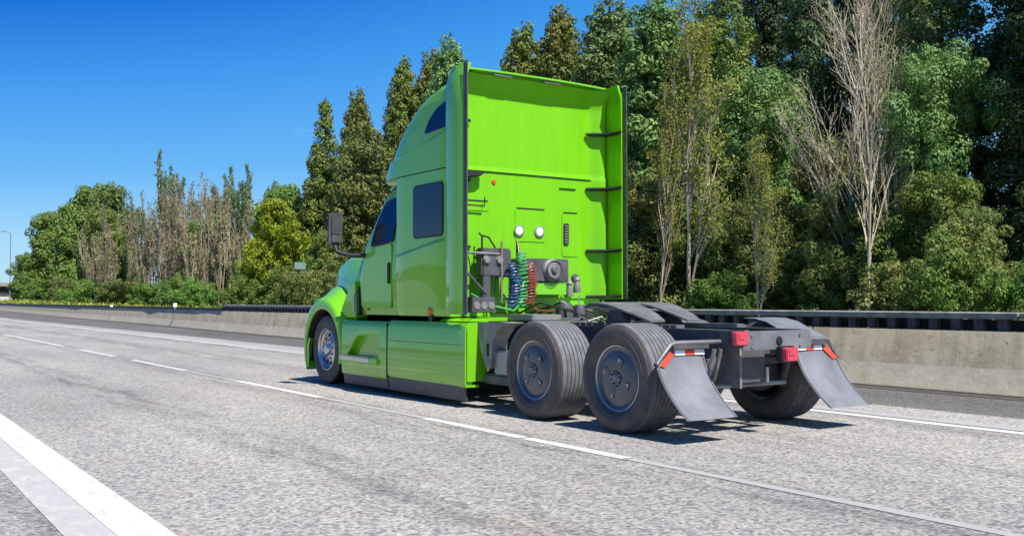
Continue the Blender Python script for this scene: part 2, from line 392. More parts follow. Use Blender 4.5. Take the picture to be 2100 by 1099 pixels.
# rail behind the barrier: a long concrete beam on short posts
def rail(y0, y1, lab):
    t = empty('guard_rail', (bx(y0)+.36, y0, 0)); tag(t, lab, 'guard rail', 'low rail on posts along the barrier top')
    n = max(2, int((y1-y0)/3))
    rows = []
    for i in range(n+1):
        y = lerp(y0, y1-.03, i/n); x = bx(y)+.305
        rows.append([(x,y,.975),(x,y,1.05),(x+.02,y,1.065),(x+.22,y,1.065),(x+.22,y,.975)])
    mb = MB(); mb.grid(rows, closed=True); mb.f += [(0,1,2,3,4), tuple(range(n*5, n*5+5))[::-1]]
    mb.build('rail_beam', M['concrete_rail'], t, smooth=20)
    k = 0; y = y0+.15
    while y < y1-.1:
        mb = MB(); x = bx(y)+.33; mb.box(x, x+.10, y, y+.13, .822, .974); mb.build('rail_post', M['railpost'], t, smooth=0); y += .34; k += 1
    mb = MB(); x = bx((y0+y1)/2)+.425
    rows = [[(bx(lerp(y0,y1-.03,i/n))+.465, lerp(y0,y1-.03,i/n), .82), (bx(lerp(y0,y1-.03,i/n))+.465, lerp(y0,y1-.03,i/n), .96)] for i in range(n+1)]
    mb.slab(rows, (.03,0,0)); mb.build('rail_backing', M['void2'], t, smooth=0)  # near-black strip for the shade between the posts
M['concrete_rail'] = mat('rail_concrete', (.34,.32,.285), .85, noise=.45, nscale=5, bump=.2, bscale=20)
M['railpost'] = mat('rail_post_paint', (.085,.08,.09), .7, noise=.5, nscale=8)
M['void2'] = mat('gap_shade', (.035,.033,.036), .9, noise=.5, nscale=8)  # near-black, paints the shade in the gaps below beam and deck
rail(-12, 0, 'low concrete rail on posts above the barrier, length nearest the right frame edge')
rail(0, 14, 'low concrete rail on posts above the barrier, length behind the truck rear wheels')
rail(14, 34, 'low dark rail above the barrier, length just left of the front wheel')
# far part: thin dark coping only
mb = MB(); ysr = [34+i*4 for i in range(39)]
mb.grid([[(bx(y)+.26,y,z) for y in ysr] for z in (.822,.93)]+[[(bx(y)+.45,y,z) for y in ysr] for z in (.93,.822)])
tag(mb.build('guard_rail', M['railpost'], None, smooth=20), 'thin dark rail on top of the distant barrier at the far left', 'guard rail', 'low rail on posts along the barrier top')

# reflector posts on the barrier
def reflector(x, y, z, h, lab):
    t = empty('reflector_post', (x, y, z)); tag(t, lab, 'reflector')
    MB().box(x-.03,x+.03,y-.03,y+.03,z,z+h).build('post', M['cast'], t, smooth=0)
    MB().prism(rrect(x-.09,x+.09,z+h*.45,z+h+.06,.03), 1, y-.045, y-.032).build('reflector', M['tapewhite'], t, smooth=0)
reflector(bx(42)+.12, 42.0, .82, .24, 'small white reflector on the barrier left of the truck, the larger one')
reflector(bx(58)+.12, 58.0, .82, .10, 'tiny white reflector on the barrier at the far left of the truck')

# ================================================================== TREES
rngs = np.random.default_rng
def leaf_mat(name, base, var, trans=.35, dry=None, blotch=.9):
    m = bpy.data.materials.new(name); m.use_nodes = True; t = m.node_tree; t.nodes.clear()
    o = N(t, 'ShaderNodeOutputMaterial'); geo = N(t, 'ShaderNodeNewGeometry')
    r = N(t, 'ShaderNodeValToRGB'); e = r.color_ramp.elements
    dk = tuple(c*(1-var) for c in base); lt = tuple(min(1, c*(1+var)) for c in base)
    e[0].color = (*dk, 1); e[1].color = (*lt, 1); x = e.new(.5); x.color = (*base, 1)
    t.links.new(geo.outputs['Random Per Island'], r.inputs[0])
    tcn = N(t, 'ShaderNodeTexCoord'); n = N(t, 'ShaderNodeTexNoise'); n.inputs['Scale'].default_value = blotch; n.inputs['Detail'].default_value = 3
    t.links.new(tcn.outputs['Object'], n.inputs['Vector'])
    rr = N(t, 'ShaderNodeMapRange'); rr.inputs[1].default_value = .42; rr.inputs[2].default_value = .66
    t.links.new(n.outputs[0], rr.inputs[0])
    mx = N(t, 'ShaderNodeMix'); mx.data_type = 'RGBA'; d = dry or tuple(c*1.35 for c in base); mx.inputs[7].default_value = (*d, 1)
    t.links.new(rr.outputs[0], mx.inputs[0]); t.links.new(r.outputs[0], mx.inputs[6])
    oi = N(t, 'ShaderNodeObjectInfo'); h = N(t, 'ShaderNodeHueSaturation')
    a = N(t, 'ShaderNodeMapRange'); a.inputs[3].default_value = .485; a.inputs[4].default_value = .515; t.links.new(oi.outputs['Random'], a.inputs[0]); t.links.new(a.outputs[0], h.inputs['Hue'])
    v = N(t, 'ShaderNodeMapRange'); v.inputs[3].default_value = .8; v.inputs[4].default_value = 1.2; t.links.new(oi.outputs['Random'], v.inputs[0]); t.links.new(v.outputs[0], h.inputs['Value'])
    t.links.new(mx.outputs[2], h.inputs['Color'])
    df = N(t, 'ShaderNodeBsdfPrincipled'); df.inputs['Roughness'].default_value = .55; df.inputs['Specular IOR Level'].default_value = .3
    tl = N(t, 'ShaderNodeBsdfTranslucent'); ms = N(t, 'ShaderNodeMixShader'); ms.inputs[0].default_value = trans
    t.links.new(h.outputs[0], df.inputs['Base Color']); t.links.new(h.outputs[0], tl.inputs[0])
    t.links.new(df.outputs[0], ms.inputs[1]); t.links.new(tl.outputs[0], ms.inputs[2]); t.links.new(ms.outputs[0], o.inputs[0])
    return m
LM = {
 'conifer': leaf_mat('conifer_foliage', (.145,.205,.036), .24, .22, (.22,.225,.045)),
 'conifer_b': leaf_mat('blue_conifer_foliage', (.135,.235,.070), .24, .22, (.21,.31,.075)),
 'dark': leaf_mat('shaded_conifer_foliage', (.062,.105,.034), .24, .2, (.09,.13,.04)),  # conifer green darkened in the colour, stands for trees in shade
 'olive': leaf_mat('olive_foliage', (.145,.20,.05), .24, .28, (.25,.25,.065)),
 'broad': leaf_mat('broadleaf_foliage', (.145,.23,.042), .24, .30, (.18,.23,.045)),
 'lush': leaf_mat('bluish_foliage', (.135,.232,.060), .24, .28, (.20,.28,.08)),
 'yellow': leaf_mat('yellow_green_foliage', (.25,.36,.02), .24, .38, (.34,.38,.03)),
 'grass': leaf_mat('reed_foliage', (.12,.25,.04), .24, .35, (.22,.28,.06)),
 'sparse': leaf_mat('dry_leaves', (.32,.27,.15), .24, .25, (.22,.24,.08)),
 'goldleaf': leaf_mat('golden_leaves', (.36,.37,.06), .24, .3, (.24,.30,.05)),
 'wispleaf': leaf_mat('poplar_leaves', (.13,.22,.075), .24, .3, (.20,.27,.10)),
}
M['bark'] = mat('bark', (.075,.060,.045), .9, noise=.5, nscale=7, bump=.3, bscale=30, stretch=(1,1,.25))
M['bark_pale'] = mat('pale_bark', (.50,.43,.31), .8, noise=.45, nscale=5, bump=.2, bscale=30, stretch=(1,1,.3))
M['twig_dry'] = mat('dry_twig', (.42,.35,.235), .85, noise=.5, nscale=.8)

def leaf_mesh(name, P, Nn, S, m, rng, aspect=.55):
    n = len(P); r = rng.normal(size=(n,3))
    Nn = Nn+rng.normal(size=(n,3))*.30; Nn /= np.linalg.norm(Nn, axis=1)[:,None]+1e-9
    T = np.cross(Nn, r); T /= np.linalg.norm(T, axis=1)[:,None]+1e-9; B = np.cross(Nn, T)
    s = S[:,None]; T *= s; B *= s*aspect
    V = np.stack([P-T, P+B, P+T, P-B], 1).reshape(-1,3)
    me = bpy.data.meshes.new(name)
    me.vertices.add(4*n); me.vertices.foreach_set('co', V.ravel().astype(np.float32))
    me.loops.add(4*n); me.loops.foreach_set('vertex_index', np.arange(4*n, dtype=np.int32))
    me.polygons.add(n); me.polygons.foreach_set('loop_start', np.arange(0,4*n,4,dtype=np.int32))
    me.update(calc_edges=True); me.materials.append(m)
    return me
def clump_cloud(cl, dens, ls, rng):
    # cl: list of (x,y,z,rx,rz); leaves sit on and just inside each lumpy ellipsoid
    Ps, Ns, Ss = [], [], []
    for x, y, z, rx, rz in cl:
        n = max(16, int(dens*4*math.pi*rx*rz/(1.1*ls*ls))); d = rng.normal(size=(n,3)); d /= np.linalg.norm(d, axis=1)[:,None]
        q = rng.uniform(.76, 1.05, size=(n,1)); lump = 1+.18*np.sin(d[:,:1]*5+x*3)*np.cos(d[:,2:]*6+y*3)
        Ps.append(np.array([x,y,z])+d*q*lump*np.array([rx,rx,rz])); Ns.append(d+np.array([0,0,.35])); Ss.append(rng.uniform(.6,1.3,size=n)*ls)
    return np.concatenate(Ps), np.concatenate(Ns), np.concatenate(Ss)
def trunk_mb(h, r, rng, limbs=6, lean=0):
    mb = MB(); pts = [(lean*(i/6)**1.3+rng.normal()*.03*i/3, rng.normal()*.03*i/3, h*i/6) for i in range(7)]
    mb.tube(pts, r, 8, r2=r*.25)
    for k in range(limbs):
        f = rng.uniform(.2,.85); z = h*f; a = rng.uniform(0, 6.28); L = h*.22*(1-f*.6); x0 = lean*f**1.3
        mb.tube([(x0,0,z),(x0+math.cos(a)*L*.5,math.sin(a)*L*.5,z+L*.25),(x0+math.cos(a)*L,math.sin(a)*L,z+L*.4)], r*.35*(1-f*.6), 5, r2=.015)
    return mb
PROTO = {}
def proto(key, crown_me, trunk, bark):
    me_t = trunk.build('t', bark, None, orig=(0,0,0)); t = me_t.data; bpy.data.objects.remove(me_t)
    t.name = 'trunk'; PROTO[key] = (crown_me, t)
def conifer_proto(key, h, R, seed, m, shape=.8, ls=.085, dens=.6, base=.03, open_=0, cs=1.0):
    rng = rngs(seed); cl = []; z = h*base
    while z < h*.985:
        f = z/h; rr = R*(1-f)**shape*(.88+.20*rng.random())+.12
        if f < .12: rr *= .75+2*f
        n = max(3, int(2*math.pi*rr/.95)); a0 = rng.random()*6.28
        for i in range(n):
            if rng.random() < open_: continue
            a = a0+6.283*(i+rng.uniform(-.3,.3))/n; c = cs*rng.uniform(.34,.66)*(.66+.50*(1-f)); q = max(0, rr-c*.4)*rng.uniform(.7,1.05)
            cl.append((q*math.cos(a), q*math.sin(a), z+rng.uniform(-.35,.35), c, c*rng.uniform(.6,1.0)))
            if rng.random() < .6:      # drooping skirt under the puff
                cl.append((q*.95*math.cos(a+.15), q*.95*math.sin(a+.15), z-c*.8, c*.55, c*.7))
        if rr > 1.0:
            for i in range(max(1, int(n*.35*(1-open_)))):
                a = rng.random()*6.28; q = rr*rng.uniform(.0,.5); cl.append((q*math.cos(a), q*math.sin(a), z, .6, .6))
        z += .62*(.6+.5*(1-f))
    cl.append((0,0,h*.985,.10,.45))
    P, Nn, S = clump_cloud(cl, dens, ls, rng)
    proto(key, leaf_mesh('crown', P, Nn, S, m, rng), trunk_mb(h*.97, .22, rng, 10), M['bark'])
def broad_proto(key, h, R, seed, m, ls=.10, dens=.6, low=.12, sub=1.0, bark='bark', nl=11):
    rng = rngs(seed); cl = []; lobes = []
    for i in range(nl):
        f = rng.uniform(low+.06, .86); a = rng.random()*6.28; w = math.sin(math.pi*min(1, (f-low+.12)/(1.12-low)))**.6
        q = R*.62*w*rng.random()**.5; lobes.append((q*math.cos(a), q*math.sin(a), h*f, R*rng.uniform(.32,.52)*(.7+.3*w)))
    lobes.append((0,0,h*.82,R*.38))
    for x, y, z, r in lobes:
        n = int(12*(r/1.2)**2)+6
        for i in range(n):
            d = rng.normal(size=3); d /= np.linalg.norm(d); q = r*rng.uniform(.65,1.05); c = rng.uniform(.22,.46)*sub*max(.7, min(1.6, r/1.2))
            q *= rng.uniform(.85, 1.3) if rng.random() < .3 else 1; zz = z+d[2]*q*.95
            cl.append((x+d[0]*q, y+d[1]*q, min(max(zz, .2), h-.2), c, c*rng.uniform(.65,1)))
    P, Nn, S = clump_cloud(cl, dens, ls, rng)
    proto(key, leaf_mesh('crown', P, Nn, S, m, rng), trunk_mb(h*.75, .05+.012*h, rng, 9), M[bark])
def bare_segments(h, seed, spread, levels, n0, lean=0, r0=.09, up=.6):
    rng = rngs(seed); segs = []; tips = []
    def grow(p, d, L, r, lev):
        pts = [p]; k = 4 if lev < 2 else 3
        for i in range(k):
            d = (d+rng.normal(size=3)*.07+np.array([0,0,up*.10])); d /= np.linalg.norm(d); p = p+d*L/k; pts.append(p)
        segs.append((pts, r, max(.004, r*.35), lev)); 
        if lev >= levels: tips.extend(pts[1:]); return
        nb = n0 if lev == 0 else rng.integers(4, 7)
        for i in range(nb):
            t = rng.uniform(.18 if lev == 0 else .2, .95); j = t*k; a = pts[int(j)]; b = pts[min(int(j)+1, k)]; q = a+(b-a)*(j-int(j))
            s = rng.normal(size=3); s -= d*s.dot(d); s /= np.linalg.norm(s)+1e-9
            nd = d+s*spread*rng.uniform(.6,1.2); nd[2] += up*.4; nd /= np.linalg.norm(nd)
            grow(q, nd, L*(1-t*.55)*rng.uniform(.42,.62), max(.004, r*.42), lev+1)
    d = np.array([lean, rng.normal()*.05, 1.]); d /= np.linalg.norm(d)
    grow(np.zeros(3), d, h, r0, 0)
    return segs, np.array(tips), rng
def bare_proto(key, h, seed, spread, m, leafm=None, levels=3, n0=13, lean=0, r0=.09, leaves=1500, ls=.06, up=.6, top_only=0, tmin=.009):
    segs, tips, rng = bare_segments(h, seed, spread, levels, n0, lean, r0, up)
    mb = MB()
    for pts, r, r2, lev in segs: mb.tube([tuple(p) for p in pts], max(r, tmin), 6 if lev == 0 else 3, r2=max(r2, tmin*.75), cap=False)
    o = mb.build('t', m, None, orig=(0,0,0), smooth=60); t = o.data; bpy.data.objects.remove(o)
    cm = None
    if leafm:
        tt = tips[tips[:,2] > top_only*h]
        P = tt[rng.integers(0, len(tt), leaves)]+rng.normal(size=(leaves,3))*.12
        cm = leaf_mesh('leaves', P, rng.normal(size=(leaves,3)), rng.uniform(.6,1.3,size=leaves)*ls, leafm, rng)
    PROTO[key] = (cm, t)
conifer_proto('spire', 14.6, 2.9, 1, LM['conifer'], shape=.85, ls=.10, dens=.62)
conifer_proto('cypress', 15, 3.5, 2, LM['conifer'], shape=.55, ls=.10, dens=.62)
conifer_proto('cypress_b', 14, 3.1, 3, LM['conifer_b'], shape=.50, ls=.10, dens=.62)
conifer_proto('olive', 12, 3.3, 4, LM['olive'], shape=.55, ls=.10, dens=.55, open_=.15)
conifer_proto('tall', 15.5, 2.3, 5, LM['conifer'], shape=.40, ls=.060, dens=.55, open_=.54, cs=.92)
conifer_proto('tall_shaded', 15.5, 2.6, 15, LM['dark'], shape=.42, ls=.065, dens=.6, open_=.35, cs=1.0)  # tall conifer with the shade put into its leaf colour
conifer_proto('tall_b', 15.5, 2.2, 6, LM['conifer_b'], shape=.40, ls=.060, dens=.55, open_=.50, cs=.98)
broad_proto('round', 10, 4.2, 7, LM['broad'], ls=.16, dens=.7, sub=1.5)
broad_proto('round_b', 10, 4.0, 8, LM['lush'], ls=.15, dens=.7, sub=1.5)
broad_proto('billow', 9.2, 2.6, 9, LM['lush'], ls=.055, dens=.6, low=.02, sub=1.35, nl=16)
broad_proto('front', 5, 2.0, 10, LM['olive'], ls=.050, dens=.6, low=.0, sub=1.25, nl=13)
broad_proto('front_b', 5, 1.9, 11, LM['broad'], ls=.050, dens=.6, low=.0, sub=1.25, nl=13)
broad_proto('yellow', 7, 2.5, 12, LM['yellow'], ls=.09, dens=.6, low=.0, sub=1.2, nl=14)
broad_proto('shrub', 2.4, 1.6, 13, LM['olive'], ls=.05, dens=.6, low=-.2)
broad_proto('shrub_g', 2.8, 1.8, 14, LM['grass'], ls=.055, dens=.6, low=-.2)
def stems_proto(key, h, seed, m, leafm, nst, R, leaves, ls, tmin, lv=2, n0=12, spread=.25, top_only=0, r0=.05):
    rng = rngs(seed); mb = MB(); T_ = []
    for k in range(nst):
        hh = h*rng.uniform(.62, 1.0); a = rng.random()*6.28; q = R*rng.random()**.5; ox, oy = q*math.cos(a), q*math.sin(a)
        segs, tips, _ = bare_segments(hh*.86, seed*100+k, spread, lv, n0, 0, r0, 1.1)
        ln = np.array([ox*.10, oy*.10, 0])
        for pts, r, r2, lev in segs:
            mb.tube([tuple(p+np.array([ox,oy,0])+ln*p[2]/h*4) for p in pts], max(r, tmin), 5 if lev == 0 else 3, r2=max(r2, tmin*.7), cap=False)
        T_.append(tips+np.array([ox,oy,0])+ln*tips[:,2:3]/h*4)
    o = mb.build('t', m, None, orig=(0,0,0), smooth=60); t = o.data; bpy.data.objects.remove(o)
    tt = np.concatenate(T_); tt = tt[tt[:,2] > top_only*h]
    P = tt[rng.integers(0, len(tt), leaves)]+rng.normal(size=(leaves,3))*.10
    PROTO[key] = (leaf_mesh('leaves', P, rng.normal(size=(leaves,3)), rng.uniform(.6,1.3,size=leaves)*ls, leafm, rng), t)
stems_proto('thicket', 11, 20, M['twig_dry'], LM['sparse'], 9, 2.3, 2400, .09, .017)
stems_proto('thicket_b', 9.5, 21, M['twig_dry'], LM['sparse'], 10, 2.7, 3600, .10, .017)
stems_proto('wisp', 15.5, 22, M['bark_pale'], LM['wispleaf'], 5, .9, 5200, .12, .016, n0=16, spread=.16, top_only=.52, r0=.09)
bare_proto('birch', 7.4, 23, .34, M['bark_pale'], LM['goldleaf'], levels=3, n0=18, r0=.07, leaves=8000, ls=.042, lean=-.12, top_only=.28, up=.9, tmin=.005)
bare_proto('fan', 7.8, 24, .72, M['bark_pale'], LM['sparse'], levels=3, n0=17, r0=.05, leaves=900, ls=.03, lean=.02, up=.45, tmin=.0045)
bare_proto('fan_b', 7.9, 25, .62, M['bark_pale'], LM['sparse'], levels=3, n0=15, r0=.045, leaves=700, ls=.03, lean=-.10, up=.6, tmin=.0045)

def plant(name, key, x, y, h, rz, lab, cat, group=None, w=1.0, h0=None):
    cm, tm = PROTO[key]; t = empty(name, (x, y, -.03), rz)
    H = {'spire':14.6,'cypress':15,'cypress_b':14,'olive':12,'tall':15.5,'tall_b':15.5,'tall_shaded':15.5,'round':10,'round_b':10,'billow':9.2,'front':5,'front_b':5,'yellow':7,'shrub':2.4,'shrub_g':2.8,'thicket':11,'thicket_b':9.5,'wisp':15.5,'birch':7.4,'fan':7.8,'fan_b':7.9}[key]
    s = h/H; t.scale = (s*w, s*w, s)
    for nm, me in (('crown', cm), ('trunk', tm)):
        if me is None: continue
        o = bpy.data.objects.new(nm, me); C.collection.objects.link(o); o.parent = t
    return tag(t, lab, cat, group)
G1 = 'tall evergreens in the row behind the barrier'
L1 = [ # key, x, y, height, width factor, label
 ('spire',20,55.6,14.8,.95,'slender pointed dark green conifer left of the cab, the leftmost spire'),
 ('cypress',20.5,51.6,15.0,.62,'narrow conifer with a blunt tip, second from the left of the cab'),
 ('olive',18.6,48.5,11.2,.85,'brownish shaggy conifer just left of the sleeper window'),
 ('olive',17.5,44.0,11.3,1.0,'brown and olive conifer directly behind the cab roof slope'),
 ('cypress',21,46.3,16.0,.66,'tall conifer with olive top rising left of the roof fairing'),
 ('cypress',22.4,45.3,16.5,.62,'tall conifer close to the right of the olive topped one, left of the fairing'),
 ('cypress_b',21,40.7,16.1,.70,'conifer tip poking up right at the rear corner of the cab roof'),
 ('cypress_b',22.5,37.4,12.8,.9,'shorter conifer hidden behind the cab roof'),
 ('cypress',21,33.6,15.1,.80,'broad brown tinged conifer top above the middle of the cab'),
 ('cypress',21,30.4,15.3,.78,'pointed conifer top above the right half of the cab'),
 ('cypress_b',20,25.6,14.3,.92,'full rounded conifer above the right upper corner of the cab'),
 ('cypress_b',19,21.6,13.3,.95,'tall conifer just right of the right fairing panel'),
 ('cypress',21.5,21.6,12.8,.95,'dark conifer shoulder right of the fairing, with sky beside it'),
 ('tall',19,18.0,14.7,.85,'tall open conifer with its dark trunk showing, left of the billowing tree'),
 ('tall_shaded',22,18.6,16.1,.8,'tall open conifer behind the billowing bluish tree'),
 ('tall_shaded',20,15.0,14.6,.62,'tall dark open conifer between the billowing tree and the bare fan tree'),
 ('tall_shaded',21.5,14.0,14.6,.85,'tall open conifer behind the bare fan shaped tree'),
 ('tall',20,11.4,14.0,.8,'tall open conifer right behind the bare fan shaped tree'),
 ('tall_b',18,8.9,13.0,.85,'tall bright green conifer near the right frame edge'),
 ('tall_shaded',18.5,6.6,13.5,1.1,'dark dense conifer at the right frame edge'),
 ('tall_shaded',17,4.6,12.5,1.1,'dark conifer cut by the right frame edge'),
]
for i, (k, x, y, h, w, lab) in enumerate(L1): plant('conifer_tree', k, x, y, h, i*1.7, lab, 'tree', G1, w)
# second row, closing the gaps low down
back_lab = ['dark second row conifer low between %s' % s for s in (
 'the yellow green trees and the left spire', 'the left spire and the blunt conifer', 'the blunt conifer and the brown ones', 'the brown conifer and the cab', 'the trees behind the cab',
 'the trees over the cab middle', 'the trees over the cab right half', 'the fairing and the leaning birch', 'the leaning birch and the billowing tree', 'the billowing tree and the bare fan', 'the bare fan and the bright conifer', 'the bright conifer and the frame edge', 'the last trees at the frame edge')]
for i, (x, y, h) in enumerate([(25,64,10.5),(25,58,11),(25,52,10.5),(25,47,11),(25.5,41,11),(25.5,35,10.5),(25.5,30,10.5),(25,25.5,10.5),(25.5,20.5,6.5),(26,16,5.8),(25,12.5,5.5),(24,9.5,5.5),(23,6.5,11)]):
    plant('conifer_tree', 'cypress' if i % 2 else 'cypress_b', x, y, h, i*2.1+.5, back_lab[i], 'tree', 'dark conifers of the second row', 1.25)
G2 = 'broad green trees at the far left'
for i, (k, x, y, h, w, lab) in enumerate([
 ('round_b',21,189,10.0,.9,'low dark tree at the very left end of the tree line'),
 ('round',20,167,10.5,.8,'small green tree second from the left end of the tree line'),
 ('round',19.5,152,13.6,.85,'mid green tree left of the tallest rounded tree'),
 ('round',20,138,16.0,.72,'green tree on the left shoulder of the tallest rounded tree'),
 ('round_b',20.5,124,16.4,.62,'tallest rounded green tree at the far left'),
 ('round',18,112,11.0,.75,'green tree right below the tallest rounded tree'),
 ('round_b',24,128,13.6,.6,'thin green tree top between the rounded tree and the brown thicket'),
 ('round',18,100,8.0,.7,'low green tree at the foot of the brown thicket'),
 ('round_b',20.5,65,10.2,.55,'dark green tree top behind the yellow green trees'),
 ('round_b',22.5,68,9.8,.7,'dark green tree left of the slender spire'),
 ('round',19,58.5,8.8,.55,'green tree between the yellow green tree and the spire'),
 ('round_b',19,78,8.6,.7,'green tree behind the right end of the brown thicket'),
 ('round',21,92,8.6,.8,'green tree hidden behind the brown thicket'),
 ('round_b',23,84,8.0,.9,'low green tree glimpsed through the thicket right half'),
 ('round',23.5,74,7.6,.9,'low green tree glimpsed through the forked poplar stems')]):
    plant('broadleaf_tree', k, x, y, h, i*2.3, lab, 'tree', G2, w)
G3 = 'dry bare trees in the brown thicket'
for i, (k, x, y, h, w, lab) in enumerate([
 ('thicket_b',17,97,10.8,.9,'bare brown tree at the left end of the thicket'),
 ('thicket',18,92,12.9,.8,'bare brown tree left below the green tipped poplar'),
 ('thicket',18.3,86,13.8,.85,'tall bare brown tree right at the green tipped poplar foot'),
 ('thicket_b',17,79,10.8,.95,'bare brown tree in the middle of the thicket'),
 ('thicket',19,80,12.7,.9,'pale bare tree right of the thicket middle'),
 ('thicket',17.6,73,12.4,.8,'tallest pale bare tree on the right side of the thicket'),
 ('thicket_b',17,67.5,9.7,.85,'bare brown tree at the right end of the thicket'),
 ('thicket_b',16,103,8.8,.8,'low bare brown bush tree left of the thicket')]):
    plant('bare_tree', k, x, y, h, i*1.9, lab, 'tree', G3, w)
plant('poplar_tree', 'wisp', 19, 90.9, 16.3, .3, 'tall wispy poplar with a green tip rising over the brown thicket', 'tree', 'wispy poplars at the left', .8)
plant('poplar_tree', 'wisp', 20, 77.2, 13.2, 2.0, 'pale wispy poplar with forked bluish top right of the thicket', 'tree', 'wispy poplars at the left', .9)
plant('poplar_tree', 'wisp', 20, 71.6, 12.9, 4.0, 'wispy poplar nearest the yellow green trees', 'tree', 'wispy poplars at the left', .8)
plant('yellow_green_tree', 'yellow', 15.5, 53.6, 8.2, .4, 'bright yellow green tree left of the spire, the larger', 'tree', 'yellow green trees', .85)
plant('yellow_green_tree', 'yellow', 16.5, 57.5, 6.6, 2.4, 'bright yellow green tree nearest the bare thicket', 'tree', 'yellow green trees', .8)
# shrubs above the barrier
G4 = 'shrubs just behind the barrier'
for i, (k, x, y, h, w, lab) in enumerate([
 ('shrub_g',13,51.5,2.8,1.0,'tall green shrub below the yellow green trees'),
 ('shrub_g',12,57.5,2.7,1.2,'low green shrub behind the white reflector'),
 ('shrub_g',12.5,64,2.9,1.3,'green shrub at the foot of the thicket right side'),
 ('shrub_g',13,72,2.8,1.4,'green shrub at the foot of the thicket middle'),
 ('shrub',13,84,3.0,1.5,'olive shrub at the foot of the thicket left side'),
 ('shrub_g',13.5,98,3.4,1.6,'green shrub below the tallest rounded tree'),
 ('shrub',15,115,3.8,1.7,'olive shrub at the foot of the far left trees'),
 ('shrub_g',16,140,4.2,2.0,'farthest green shrub near the left end of the barrier'),
 ('shrub_g',13,43.5,3.4,1.0,'green shrub just left of the mirror'),
 ('shrub',8.6,32.6,2.45,.75,'olive shrub hugging the post of the small pale plate'),
 ('shrub',12,38.5,2.8,1.0,'olive shrub behind the truck hood'),
 ('front_b',15.5,44,5.4,.9,'green bush tree behind the mirror'),
 ('front_b',15,37,5.0,1.0,'green bush tree behind the truck door'),
 ('shrub',12,29,2.6,1.2,'olive shrub hidden behind the sleeper'),
 ('shrub_g',12,22,2.6,1.2,'green shrub behind the back wall of the cab'),
 ('front',14,17,5.8,1.0,'olive bush tree right beside the right fairing panel'),
 ('front_b',15.5,14.8,5.4,.9,'green bush tree between the two leaning birches'),
 ('shrub_g',12.2,11.8,2.0,1.0,'low green shrub left of the short leaning birch'),
 ('front',14,11.8,4.6,.9,'yellowish olive bush tree beside the short leaning birch'),
 ('front',15.5,10.9,6.2,.75,'brownish olive bush tree below the bare fan tree, left side'),
 ('front',13.9,9.2,4.4,.75,'olive bush tree at the foot of the bare fan tree'),
 ('front_b',14.3,7.8,3.6,1.1,'green bush tree right of the bare fan tree foot'),
 ('front_b',14,6.6,4.4,.9,'bright green bush tree below the bright conifer'),
 ('front',13.2,5.2,3.4,.9,'yellow green bush near the right frame edge'),
 ('shrub',11.2,5.6,2.1,.9,'bright leafy shrub above the barrier near the right edge'),
 ('shrub_g',10.9,4.3,2.6,.7,'yellow green shrub above the barrier, second from the right edge'),
 ('shrub_g',11,2.9,2.0,.8,'green shrub above the barrier at the right frame edge')]):
    plant('shrub', k, x, y, h, i*1.3, lab, 'shrub', G4, w)
plant('billowing_tree', 'billow', 16.3, 14.2, 9.4, .6, 'bluish green tree with billowing rounded masses right of the leaning birch', 'tree', None, .85)
plant('billowing_tree', 'billow', 15.5, 7.2, 8.4, 3.6, 'bright green tree with billowing masses near the right frame edge', 'tree', None, .75)
plant('birch_tree', 'birch', 12.2, 12.6, 7.6, 0, 'pale leaning birch with golden leaves right of the fairing panel', 'tree', 'leaning birches', 1)
plant('birch_tree', 'birch', 13.5, 15.4, 6.2, 1.0, 'pale birch with golden leaves close to the fairing panel edge', 'tree', 'leaning birches', .9)
plant('birch_tree', 'birch', 11.6, 9.7, 4.2, -.2, 'short leaning birch with yellow leaves above the rear lamps', 'tree', 'leaning birches', 1)
plant('bare_tree', 'fan', 12.8, 7.6, 8.0, .3, 'large bare pale tree fanning out its thin branches', 'tree', None, .95)
plant('bare_tree', 'fan_b', 13.8, 7.4, 8.6, -1.1, 'bare pale tree leaning beside the large fanning one', 'tree', None, .8)
plant('bare_tree', 'fan', 14.2, 8.9, 8.4, 2.4, 'bare pale tree behind the large fanning one', 'tree', None, 1.0)

# grass strip and a few dry weeds behind the barrier (too many to count)
rng = rngs(99); n = 26000
yy = rng.uniform(-2, 1, n); yy = 1+ (rng.random(n)**1.6)*150; xx = np.array([bx(a) for a in yy])+.9+rng.random(n)*5
P = np.stack([xx, yy, rng.uniform(.0, .5, n)*(1+yy/120)], 1); Nn = np.stack([rng.normal(size=n), rng.normal(size=n), np.zeros(n)], 1)
me = leaf_mesh('grass', P, Nn, rng.uniform(.08,.26,n)*(1+yy/90), LM['goldleaf'], rng, .3)
o = bpy.data.objects.new('grass', me); C.collection.objects.link(o); tag(o, 'dry yellow grass on the verge behind the barrier', 'grass', None, 'stuff')

# ------------------------------------------------------------------ far left: overpass wall, lamp post, sign
M['plate'] = mat('greased_plate', (.21, .205, .195), .5, metal=.25, noise=.4, nscale=5)
M['signplate'] = mat('sign_plate', (.17, .26, .22), .6)
M['farwall'] = mat('pale_far_wall', (.62,.55,.52), .8, noise=.15, nscale=.3)
b = empty('overpass', (46, 560, 0)); tag(b, 'pale low overpass with a dark underside at the far left edge', 'bridge')
MB().box(-120,88,560,572,0,5).build('embankment_wall', M['farwall'], b, smooth=0, bevel=.2)
MB().box(-120,90,559,574,5.0,8.6).build('shaded_gap', M['void2'], b, smooth=0)  # near-black box paints the shade under the deck
MB().box(-120,92,557,576,8.6,10.6).build('deck', M['concrete_rail'], b, smooth=0, bevel=.2)
b = empty('street_lamp', (30, 281, 0)); tag(b, 'thin grey street lamp pole at the far left edge', 'street lamp')
MB().tube([(30,281,0),(30,281,18.8)], .14, 8, r2=.09).build('pole', M['cast'], b)
